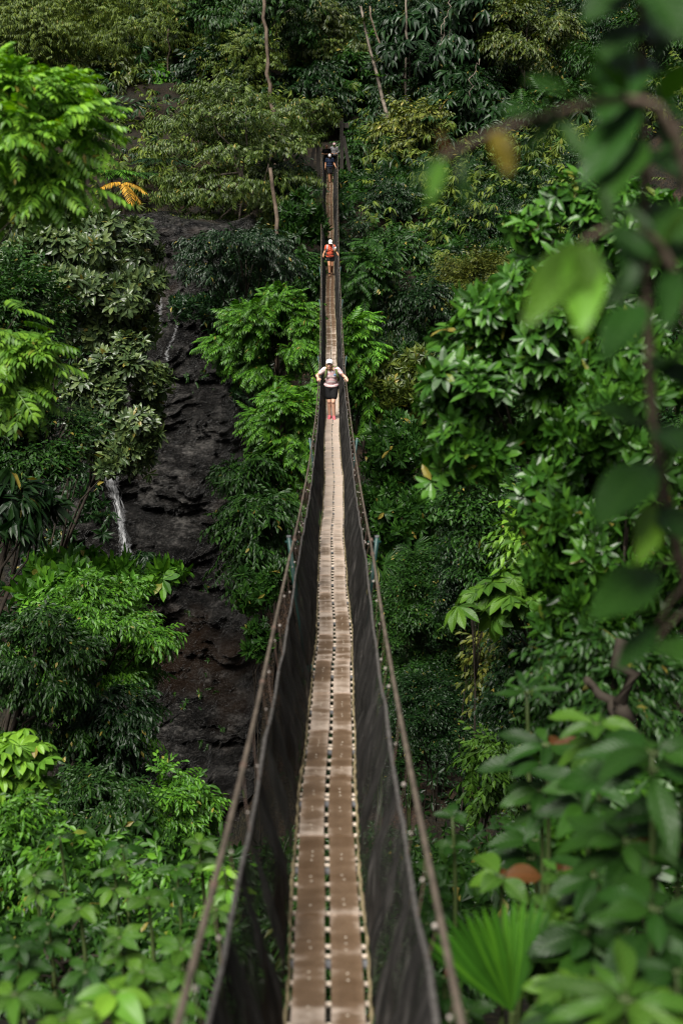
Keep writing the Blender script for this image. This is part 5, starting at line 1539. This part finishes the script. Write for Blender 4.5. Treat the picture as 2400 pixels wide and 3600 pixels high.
NAVY = mat_plain('navy_cloth', (0.012, 0.018, 0.035), 0.85, 0.2, 12, 0.1)
GREYC = mat_plain('grey_cloth', (0.30, 0.29, 0.30), 0.85, 0.2, 12, 0.1)
OLIVEC = mat_plain('olive_webbing', (0.10, 0.13, 0.045), 0.8, 0.2, 18, 0.1)
SILVERC = mat_plain('grey_webbing', (0.36, 0.38, 0.42), 0.7, 0.2, 18, 0.2)
PINKC = mat_plain('pink_mesh', (0.66, 0.16, 0.19), 0.6, 0.2, 60)
SOLE = mat_plain('sole_grey', (0.45, 0.46, 0.47), 0.6, 0.2, 20)
BROWNS = mat_plain('brown_suede', (0.19, 0.10, 0.055), 0.8, 0.3, 20)
BLUE = mat_plain('pale_blue_print', (0.30, 0.46, 0.66), 0.7, 0.35, 60)

stripe, snt, sout = new_mat('striped_cotton')
sb = N(snt, 'ShaderNodeBsdfPrincipled', Roughness=0.85)
sb.inputs['Specular IOR Level'].default_value = 0.1
stc = N(snt, 'ShaderNodeTexCoord'); ssx = N(snt, 'ShaderNodeSeparateXYZ'); snt.links.new(stc.outputs['Object'], ssx.inputs[0])
snz = N(snt, 'ShaderNodeTexNoise', Scale=7.0); snt.links.new(stc.outputs['Object'], snz.inputs['Vector'])
sm1 = N(snt, 'ShaderNodeMath', operation='MULTIPLY_ADD'); snt.links.new(snz.outputs['Fac'], sm1.inputs[0]); sm1.inputs[1].default_value = 0.035; snt.links.new(ssx.outputs[2], sm1.inputs[2])
sm2 = N(snt, 'ShaderNodeMath', operation='MULTIPLY'); snt.links.new(sm1.outputs[0], sm2.inputs[0]); sm2.inputs[1].default_value = 1 / 0.034
sm3 = N(snt, 'ShaderNodeMath', operation='FRACT'); snt.links.new(sm2.outputs[0], sm3.inputs[0])
sr = ramp(snt, sm3.outputs[0], [(0.0, (0.62, 0.16, 0.19)), (0.34, (0.62, 0.16, 0.19)), (0.42, (0.84, 0.79, 0.78)), (1.0, (0.84, 0.79, 0.78))])
snt.links.new(sr.outputs[0], sb.inputs['Base Color']); snt.links.new(sb.outputs[0], sout.inputs['Surface'])


def cap_(a, b, ra, rb, n=14):
    a = np.asarray(a, float); b = np.asarray(b, float)
    d, s, u = frame(b - a, (0.05, 1, 0.03))
    rings = []
    for t in np.linspace(-math.pi / 2 + 0.15, 0, 5):
        rings.append((a + d * ra * math.sin(t), ra * math.cos(t)))
    for t in np.linspace(0.2, 0.8, 3):
        rings.append((a + (b - a) * t, ra + (rb - ra) * t))
    for t in np.linspace(0, math.pi / 2 - 0.15, 5):
        rings.append((b + d * rb * math.sin(t), rb * math.cos(t)))
    th = np.arange(n) / n * 2 * math.pi
    V = np.concatenate([c + r * (np.cos(th)[:, None] * s + np.sin(th)[:, None] * u) for c, r in rings])
    m = len(rings); T = []
    for i in range(m - 1):
        for j in range(n):
            p = i * n + j; q = i * n + (j + 1) % n
            T += [(p, q, q + n), (p, q + n, p + n)]
    V = np.vstack([V, V[:n].mean(0), V[-n:].mean(0)]); c0, c1 = m * n, m * n + 1
    for j in range(n):
        T.append((c0, (j + 1) % n, j)); T.append((c1, (m - 1) * n + j, (m - 1) * n + (j + 1) % n))
    return V, np.array(T)


def ell(c, r, X=(1, 0, 0), Z=(0, 0, 1), n=18, m=12):
    M = orient(np.array([X], float), np.array([Z], float))[0]
    V = []
    for i in range(1, m):
        p = i / m * math.pi
        a = np.arange(n) / n * 2 * math.pi
        V.append(np.stack([np.sin(p) * np.cos(a), np.sin(p) * np.sin(a), np.full(n, -np.cos(p))], -1))
    V = np.concatenate(V + [np.array([[0, 0, -1.0], [0, 0, 1.0]])])
    V = (V * np.asarray(r)) @ M.T + np.asarray(c, float)
    T = []
    for i in range(m - 2):
        for j in range(n):
            p = i * n + j; q = i * n + (j + 1) % n
            T += [(p, q, q + n), (p, q + n, p + n)]
    b0 = (m - 1) * n
    for j in range(n):
        T.append((b0, (j + 1) % n, j)); T.append((b0 + 1, (m - 2) * n + j, (m - 2) * n + (j + 1) % n))
    return V, np.array(T)


def blend(name, prims, voxel, mat, parent, it=6, fac=0.5):
    """one continuous surface grown over overlapping volumes"""
    mb = MB()
    for V, T in prims:
        mb.add(V, T)
    o = mb.build(name, mat, parent, shade=True)
    m = o.modifiers.new('Remesh', 'REMESH'); m.mode = 'VOXEL'; m.voxel_size = voxel; m.use_smooth_shade = True
    s = o.modifiers.new('Smooth', 'SMOOTH'); s.iterations = it; s.factor = fac
    return o


def v3(*a):
    return np.array(a, float)


def hand(wr, d, nrm, side, s=1.0, curl=0.8):
    """palm, four fingers of unequal length curling towards nrm, thumb off the side"""
    d = d / np.linalg.norm(d); nrm = nrm - d * nrm.dot(d); nrm /= np.linalg.norm(nrm)
    l = np.cross(d, nrm) * side
    out = [ell(wr + d * 0.045 * s, (0.052 * s, 0.040 * s, 0.016 * s), d, nrm), cap_(wr - d * .02 * s, wr + d * 0.03 * s, 0.024 * s, 0.022 * s)]
    for i, L in enumerate((0.066, 0.076, 0.071, 0.056)):
        k = wr + d * 0.085 * s + l * (0.030 - 0.020 * i) * s
        a = d * math.cos(curl * .6) + nrm * math.sin(curl * .6) + l * (0.12 - 0.08 * i)
        b = d * math.cos(curl * 1.7) + nrm * math.sin(curl * 1.7)
        m1 = k + a * L * .55 * s; m2 = m1 + b * L * .55 * s
        out += [cap_(k - d * .02 * s, m1, 0.0095 * s, 0.0088 * s, 8), cap_(m1, m2, 0.0086 * s, 0.0075 * s, 8)]
    t0 = wr + d * 0.025 * s + l * 0.030 * s
    t1 = t0 + (l * .75 + d * .6 + nrm * .35) * 0.036 * s
    t2 = t1 + (l * .25 + d * .7 + nrm * .7) * 0.030 * s
    out += [cap_(t0, t1, 0.013 * s, 0.0105 * s, 8), cap_(t1, t2, 0.010 * s, 0.008 * s, 8)]
    return out


def person(label, y, J, f, skin, shirt, shorts, hair, cap_m, shoe, sole, voxel, sleeve=0.5, short=0.55, girth=1.0, bust=False,
           hands=((1, 0, 0), (1, 0, 0)), dx=0.0, dz=0.0, long_hair=False, hem=0.0, socks=None, group=None, cap_label=None, cap_under=None):
    base = v3(float(bx(y)) + dx, y, float(bz(y)) + 0.010 + dz)
    root = tag(empty('person', base), label, 'person', group)
    f = np.asarray(f, float); f = f / np.linalg.norm(f)           # where the face points
    up = v3(0, 0, 1) - f * f[2]; up /= np.linalg.norm(up)
    rt = np.cross(f, up)                                          # to the image left when f = -y
    H = J['head']; g = girth
    sp = J['chest'] - J['pelvis']; sp /= np.linalg.norm(sp)
    body = [ell(J['chest'], (.150 * g, .098 * g, .165), (1, 0, 0), sp), ell((J['chest'] + J['pelvis']) / 2, (.138 * g, .105 * g, .15), (1, 0, 0), sp),
            ell(J['pelvis'], (.165 * g, .118 * g, .125)), cap_(J['neck'] - sp * .06, H - up * .06 - f * .02, .056, .050),
            cap_(J['shL'], J['shR'], .052, .052)]
    # head
    body += [ell(H + up * .025, (.076, .094, .095), -rt, up), ell(H - up * .035 + f * .026, (.056, .066, .072), -rt, up), ell(H - up * .092 + f * .058, (.026, .022, .020), -rt, up),
             cap_(H + up * .012 + f * .088, H - up * .028 + f * .104, .0085, .013, 8), ell(H - up * .005 + f * .070 + rt * .036, (.022, .02, .014), -rt, up), ell(H - up * .005 + f * .070 - rt * .036, (.022, .02, .014), -rt, up),
             ell(H + rt * .076 - up * .008 - f * .01, (.010, .018, .030), -rt, up), ell(H - rt * .076 - up * .008 - f * .01, (.010, .018, .030), -rt, up)]
    for S in 'LR':
        sh, el_, wr = J['sh' + S], J['el' + S], J['wr' + S]
        body += [cap_(sh, el_, .050 * g, .040), cap_(el_, el_ + (wr - el_) * .45, .041, .038), cap_(el_ + (wr - el_) * .4, wr, .037, .027)]
        hd, nr = J.get('hd' + S, v3(0, -.3, -1)), J.get('hn' + S, v3(0, 0, -1))
        body += hand(wr, hd, nr, 1 if S == 'L' else -1, 1.0, J.get('curl', 0.8))
        hp, kn, an = J['hip' + S], J['kn' + S], J['an' + S]
        body += [cap_(hp, kn, .088 * g, .058), ell(kn + v3(0, -.012, 0), (.050, .050, .062))]
        cf = kn + (an - kn) * .32 + v3(0, .016, 0)
        body += [cap_(kn, cf, .052, .058), cap_(cf, an, .056, .036)]
        td = J['toe' + S] / np.linalg.norm(J['toe' + S])
        dn = v3(0, 0, -1) - td * (-td[2]); dn /= np.linalg.norm(dn)
        heel = an + dn * .052 - td * .045; ball = heel + td * .175
        body += [cap_(an, heel + td * .03, .036, .034), cap_(heel + td * .02, ball, .034, .030)]
    blend('body', body, voxel, skin, root, 4)
    # eyes, brows, mouth
    for s in (-1, 1):
        e = H + rt * s * .033 + up * .010 + f * .081
        V, T = ell(e, (.016, .010, .0085), -rt, up, 12, 8)
        ey = mk('eye', V, T, EYEW, root, shade=True)
        V, T = ell(e + f * .006 - up * .001, (.0075, .006, .0075), -rt, up, 10, 6)
        mk('iris', V, T, EYED, ey, shade=True)
        V, T = cap_(e + up * .022 - rt * s * .016 + f * .010, e + up * .023 + rt * s * .018 + f * .004, .0045, .003, 6)
        mk('eyebrow', V, T, hair, root, shade=True)
    V, T = ell(H - up * .060 + f * .089, (.024, .009, .0075), -rt, up, 12, 6)
    mk('mouth', V, T, LIP, root, shade=True)
    # hair
    hp_ = [ell(H + up * .022 - f * .022, (.088, .092, .102), -rt, up)]
    for s in (-1, 1):
        hp_.append(cap_(H + rt * s * .070 + up * .03 - f * .01, H + rt * s * .074 - up * (.10 if long_hair else .02) - f * .02, .022, .020, 10))
    if long_hair:
        hp_ += [cap_(H - up * .02 - f * .07, H - up * .16 - f * .075, .055, .035), cap_(H - rt * .08 - up * .09 - f * .02, H - rt * .125 - up * .155 + f * .01, .024, .014, 10)]
    blend('hair', hp_, max(voxel, .006), hair, root, 3)
    # cap
    if cap_m:
        mb = MB()
        C = H + up * .050 - f * .008
        n, m = 28, 9
        a = np.arange(n) / n * 2 * math.pi
        Vd = []
        for i in range(m):
            p = i / (m - 1) * math.pi / 2
            rr_ = math.cos(p) ** 0.8
            Vd.append(C + (np.cos(a) * .094 * rr_)[:, None] * -rt + (np.sin(a) * .112 * rr_)[:, None] * f + up * (.100 * math.sin(p)))
        Vd = np.concatenate(Vd)
        T = []
        for i in range(m - 1):
            for j in range(n):
                p0 = i * n + j; q0 = i * n + (j + 1) % n
                T += [(p0, q0, q0 + n), (p0, q0 + n, p0 + n)]
        mb.add(Vd, T)
        V, T = ell(C + up * .100, (.009, .009, .006), -rt, up, 8, 6); mb.add(V, T)
        capo = mb.build('cap', cap_m, root, shade=True)
        # peak
        w = np.linspace(-1, 1, 15); q = np.linspace(0, 1, 5)
        Wg, Qg = np.meshgrid(w, q, indexing='ij')
        xx = Wg * .086
        yy = .112 * np.sqrt(np.clip(1 - (Wg * .915) ** 2, 0, 1)) - .006 + Qg * .064 * np.sqrt(np.clip(1 - Wg ** 2 * .92, 0, 1))
        zz = .010 - .004 * Qg - .030 * Wg ** 2
        top = C + xx[..., None] * -rt + yy[..., None] * f + zz[..., None] * up
        mb = MB(); T = gridT(15, 5)
        mb.add(top.reshape(-1, 3), T); mb.add(top.reshape(-1, 3) - up * .006, T[:, ::-1], None, 1)
        e1 = np.concatenate([top[:, -1], top[:, -1] - up * .006]); mb.add(e1, gridT(2, 15))
        mb.build('peak', cap_m, capo, shade=True, mats=[cap_m, cap_under or cap_m])
    # shirt
    hemc = J['pelvis'] + sp * (0.03 - hem)
    sp_ = [ell(J['chest'], (.170 * g, .118 * g, .175), (1, 0, 0), sp), ell((J['chest'] + J['pelvis']) / 2 + v3(0, -.004 if bust else 0, .02), (.158 * g, .130 * g, .22 if bust else .16), (1, 0, 0), sp),
           ell(hemc + sp * .045, (.190 * g, .142 * g, .088), (1, 0, 0), sp), cap_(J['shL'], J['shR'], .064, .064), cap_(J['neck'] - sp * .075, J['neck'] - sp * .025, .085, .064)]
    if bust:
        for s in (-1, 1):
            sp_.append(ell(J['chest'] - sp * .035 + v3(s * .072, -.070, 0), (.080, .062, .085), (1, 0, 0), sp))
    for S in 'LR':
        sh, el_, wr = J['sh' + S], J['el' + S], J['wr' + S]
        if sleeve <= 1:
            sp_.append(cap_(sh, sh + (el_ - sh) * sleeve, .068 * g, .060))
        else:
            sp_ += [cap_(sh, el_, .064 * g, .054), cap_(el_, el_ + (wr - el_) * .92, .054, .040)]
    so = blend('shirt', sp_, max(voxel, .007), shirt, root, 5)
    # shorts
    st = [ell(J['pelvis'] - v3(0, 0, .02), (.183 * g, .134 * g, .135))]
    for S in 'LR':
        hp, kn = J['hip' + S], J['kn' + S]
        e = hp + (kn - hp) * short
        st.append(cap_(hp, e, .104 * g, .092 * g))
    blend('shorts', st, max(voxel, .007), shorts, root, 5)
    # shoes
    for S in 'LR':
        an = J['an' + S]
        td = J['toe' + S] / np.linalg.norm(J['toe' + S])
        dn = v3(0, 0, -1) - td * (-td[2]); dn /= np.linalg.norm(dn)
        heel = an + dn * .052 - td * .045; ball = heel + td * .185
        up_ = [cap_(an + dn * .012, heel + td * .02 + dn * .0, .046, .044), cap_(heel, heel + td * .10 - dn * .012, .043, .044), cap_(heel + td * .08, ball, .043, .036), ell(ball + td * .012 + dn * .008, (.046, .036, .030), td, -dn)]
        sh = blend('shoe', up_, .006, shoe, root, 2)
        V, T = ell(heel + td * .095 + dn * .036, (.152, .049, .020), td, -dn, 20, 8)
        mk('sole', V, T, sole, sh, shade=True)
        if socks:
            V, T = tube([an + (J['kn' + S] - an) * .01, an + (J['kn' + S] - an) * .16], [.044, .046], 12)
            mk('sock', V, T, socks, root, shade=True)
    return root, base


def strap(pts, w, mat, parent, name='strap', th=0.008, flat=(0, -1, .2)):
    """flat band along a polyline, local coordinates"""
    P = np.asarray(pts, float)
    t = np.linspace(0, len(P) - 1, 18)
    Q = np.stack([np.interp(t, range(len(P)), P[:, k]) for k in range(3)], -1)
    for _ in range(3):
        Q[1:-1] = (Q[:-2] + 2 * Q[1:-1] + Q[2:]) / 4
    tn = np.gradient(Q, axis=0)
    ctr = Q.mean(0)
    V = []
    for q, d in zip(Q, tn):
        n_ = np.asarray(flat, float); d = d / np.linalg.norm(d)
        if q[1] > ctr[1] + .12: n_ = np.array([0, 1, .2])
        s = np.cross(d, n_); s /= np.linalg.norm(s)
        n_ = np.cross(s, d)
        V += [q + s * w / 2 - n_ * th, q - s * w / 2 - n_ * th, q - s * w / 2 + n_ * th, q + s * w / 2 + n_ * th]
    T = []
    for i in range(len(Q) - 1):
        for j in range(4):
            a = i * 4 + j; b = i * 4 + (j + 1) % 4
            T += [(a, b, b + 4), (a, b + 4, a + 4)]
    return mk(name, np.array(V), T, mat, parent)


# 1: the walker in the striped shirt, leaning on both rails
W1Y = 37.35
J1 = dict(pelvis=v3(-.035, .06, .87), chest=v3(-.045, -.045, 1.20), neck=v3(-.05, -.10, 1.385), head=v3(-.085, -.195, 1.485),
          shL=v3(-.215, -.08, 1.335), shR=v3(.125, -.08, 1.335), elL=v3(-.415, -.02, 1.165), elR=v3(.285, -.10, 1.17),
          wrL=v3(-.385, -.11, 1.115), wrR=v3(.365, -.16, 1.125), hdL=v3(.10, -.9, -.25), hdR=v3(.05, -.9, -.30), hnL=v3(.15, -.2, -1), hnR=v3(-.15, -.2, -1), curl=.75,
          hipL=v3(-.115, .05, .82), hipR=v3(.040, .04, .82), knL=v3(-.10, .0, .47), knR=v3(.012, -.085, .475), anL=v3(-.088, .07, .078), anR=v3(.028, -.03, .078),
          toeL=v3(-.12, -1, -.02), toeR=v3(.06, -1, -.02))
w1, b1 = person('person in a white cap and pink striped shirt with black shorts holding both handrails', W1Y, J1, (-.05, -1, .10), SKIN, stripe, BLACKC, HAIR_BLOND, WHITE, PINKC, SOLE, .0055,
                sleeve=.55, short=.62, girth=1.08, bust=True, long_hair=True, hem=.02, cap_under=mat_plain('cap_lining', (0.10, 0.09, 0.22), 0.8, 0.1, 9))
a = np.linspace(0, 2 * math.pi, 20, endpoint=False)
c = v3(.055, -.212, 1.215)
V = np.vstack([c + np.stack([.036 * np.cos(a), -.0 * a - .014 * np.sin(a) * 0 - .010 * np.sin(a), .038 * np.sin(a)], -1), c - v3(0, .010, 0), ])
emb = mk('shirt_print', V, [(i, (i + 1) % 20, 20) for i in range(20)], BLUE, w1)
bp = tag(empty('backpack', b1 + v3(-.04, .14, 1.16)), 'olive green backpack on the back of the person in the striped shirt', 'backpack')
off = v3(-.04, .14, 1.16)
blend('bag', [ell(v3(0, .07, .02), (.165, .12, .23)), ell(v3(0, .13, -.06), (.12, .07, .13)), cap_(v3(-.10, .03, -.14), v3(.08, .03, -.14), .075, .075)], .009, OLIVEC, bp)
for s, x1 in ((-1, -.165), (1, .09)):
    strap([v3(x1 * .9, .10, 1.34) - off, v3(x1, .0, 1.415) - off, v3(x1, -.105, 1.400) - off, v3(x1 * 1.02 + s * .005, -.195, 1.29) - off, v3(x1 + s * .035, -.200, 1.18) - off, v3(x1 + s * .075, -.11, 1.07) - off, v3(x1 + s * .05, .06, 1.02) - off], .050, OLIVEC, bp)
    strap([v3(x1 - s * .026, -.09, 1.405) - off, v3(x1 * 1.0 - s * .022, -.200, 1.285) - off, v3(x1 + s * .010, -.206, 1.18) - off], .010, BLACKC, bp, 'strap_edge')

# 2: the walker in coral, mid stride
W2Y = 65.0
J2 = dict(pelvis=v3(-.01, .04, .86), chest=v3(0, -.02, 1.19), neck=v3(0, -.05, 1.37), head=v3(.008, -.12, 1.475),
          shL=v3(-.175, -.04, 1.33), shR=v3(.175, -.04, 1.33), elL=v3(-.245, .0, 1.10), elR=v3(.255, -.02, 1.09),
          wrL=v3(-.315, -.10, .965), wrR=v3(.33, -.12, 1.01), hdL=v3(-.10, -.55, -.75), hdR=v3(.35, -.75, -.35), hnL=v3(.3, -.2, -1), hnR=v3(-.1, -.2, -1), curl=.6,
          hipL=v3(-.08, .03, .82), hipR=v3(.075, .04, .82), knL=v3(-.045, -.10, .475), knR=v3(.085, .04, .47), anL=v3(-.035, -.10, .078), anR=v3(.055, .33, .19),
          toeL=v3(-.03, -1, -.02), toeR=v3(.05, -.85, -.55))
w2, b2 = person('person in a pale cap and coral shirt with black shorts looking down while walking', W2Y, J2, (.12, -1, -.50), SKIN_TAN, CORAL, BLACKC, HAIR_DARK, WHITE, BROWNS, BROWNS, .007,
                sleeve=.5, short=.35, girth=1.0, bust=True, hem=.05, socks=BLACKC)
bp = tag(empty('backpack', b2 + v3(0, .14, 1.12)), 'grey backpack on the back of the person in the coral shirt', 'backpack')
off = v3(0, .14, 1.12)
blend('bag', [ell(v3(0, .06, .02), (.15, .10, .22)), ell(v3(0, .10, -.06), (.11, .06, .12))], .012, SILVERC, bp)
for s in (-1, 1):
    strap([v3(s * .12, .10, 1.34) - off, v3(s * .12, -.0, 1.405) - off, v3(s * .125, -.10, 1.37) - off, v3(s * .14, -.165, 1.23) - off, v3(s * .165, -.10, 1.10) - off, v3(s * .15, .05, 1.05) - off], .05, SILVERC, bp)
strap([v3(-.20, -.03, 1.17) - off, v3(-.10, -.185, 1.19) - off, v3(.05, -.19, 1.25) - off, v3(.17, -.12, 1.33) - off], .014, BLACKC, bp, 'chest_strap')
strap([v3(-.185, .04, .945) - off, v3(-.14, -.10, .945) - off, v3(0, -.155, .935) - off, v3(.14, -.10, .945) - off, v3(.185, .04, .945) - off], .035, BLACKC, bp, 'waist_belt')
bo = tag(empty('bottle', b2 + v3(.225, -.13, 1.20)), 'pale water bottle in a tan pouch hanging beside the coral shirt', 'bottle')
V, T = tube([v3(-.02, 0, -.12), v3(-.02, 0, -.10), v3(0, 0, 0.02), v3(.005, 0, .04)], [.030, .045, .045, .03], 12); mk('pouch', V, T, mat_plain('tan_canvas', (.28, .19, .09), .8), bo, shade=True)
V, T = tube([v3(0, 0, .02), v3(.01, 0, .07), v3(.012, 0, .085), v3(.012, 0, .11)], [.040, .040, .024, .022], 12); mk('flask', V, T, WHITE, bo, shade=True)

# 3-5: people waiting in the shade of the timber frame
OG = 'people at the far end of the bridge'
J3 = dict(pelvis=v3(0, .03, .88), chest=v3(0, -.01, 1.22), neck=v3(0, -.03, 1.41), head=v3(0, -.08, 1.52), shL=v3(-.185, -.02, 1.36), shR=v3(.185, -.02, 1.36),
          elL=v3(-.255, .0, 1.09), elR=v3(.265, .0, 1.10), wrL=v3(-.27, -.08, .85), wrR=v3(.36, -.10, .90), hdL=v3(-.05, -.2, -1), hdR=v3(.35, -.4, -.7), hnL=v3(1, 0, 0), hnR=v3(-1, 0, 0), curl=.5,
          hipL=v3(-.085, .03, .84), hipR=v3(.085, .03, .84), knL=v3(-.03, -.09, .48), knR=v3(.09, .02, .48), anL=v3(-.01, -.06, .078), anR=v3(.09, .22, .12), toeL=v3(0, -1, 0), toeR=v3(.1, -1, -.25))
person('person in navy shirt and pale cap stepping on to the far planks', 88.6, J3, (0, -1, -.35), SKIN_TAN, NAVY, BLACKC, HAIR_DARK, mat_plain('cap_pale', (0.55, 0.50, 0.50), .8), BROWNS, BROWNS, .010, sleeve=.6, short=.8, girth=1.15, group=OG)
J4 = {k: v.copy() if hasattr(v, 'copy') else v for k, v in J3.items()}
J4.update(elL=v3(-.28, .02, 1.10), wrL=v3(-.07, -.20, 1.08), elR=v3(.27, .02, 1.10), wrR=v3(.08, -.22, 1.10), hdL=v3(1, -.2, 0), hdR=v3(-1, -.2, 0), hnL=v3(0, 1, -.3), hnR=v3(0, 1, -.3),
          knL=v3(-.09, -.02, .48), knR=v3(.09, -.02, .48), anL=v3(-.09, .04, .078), anR=v3(.09, .04, .078), toeR=v3(.1, -1, 0))
person('person in dark clothes with folded arms standing behind the one in navy', 91.4, J4, (.1, -1, -.1), SKIN_TAN, BLACKC, BLACKC, HAIR_DARK, None, BROWNS, BROWNS, .012, sleeve=.6, short=.9, girth=1.15, dx=-.20, dz=.06, group=OG)
J5 = {k: v.copy() if hasattr(v, 'copy') else v for k, v in J4.items()}
J5.update(elL=v3(-.27, .0, 1.10), wrL=v3(-.16, -.22, 1.00), elR=v3(.27, .0, 1.10), wrR=v3(.16, -.22, 1.00), hdL=v3(.6, -.7, 0), hdR=v3(-.6, -.7, 0))
_, b5 = person('person in grey long sleeved shirt and cap behind the one in navy', 92.2, J5, (-.1, -1, -.15), SKIN_TAN, GREYC, BLACKC, HAIR_DARK, mat_plain('cap_pink', (0.6, 0.42, 0.42), .8), BROWNS, BROWNS, .012, sleeve=2, short=.95, girth=1.12, dx=.28, dz=.06, group=OG)
wb = tag(empty('waist_bag', b5 + v3(0, -.17, .93)), 'grey bag worn at the waist by the person in the grey shirt', 'bag')
blend('bag', [ell(v3(0, 0, 0), (.17, .06, .10)), ell(v3(0, -.03, .02), (.12, .05, .06))], .014, GREYC, wb)
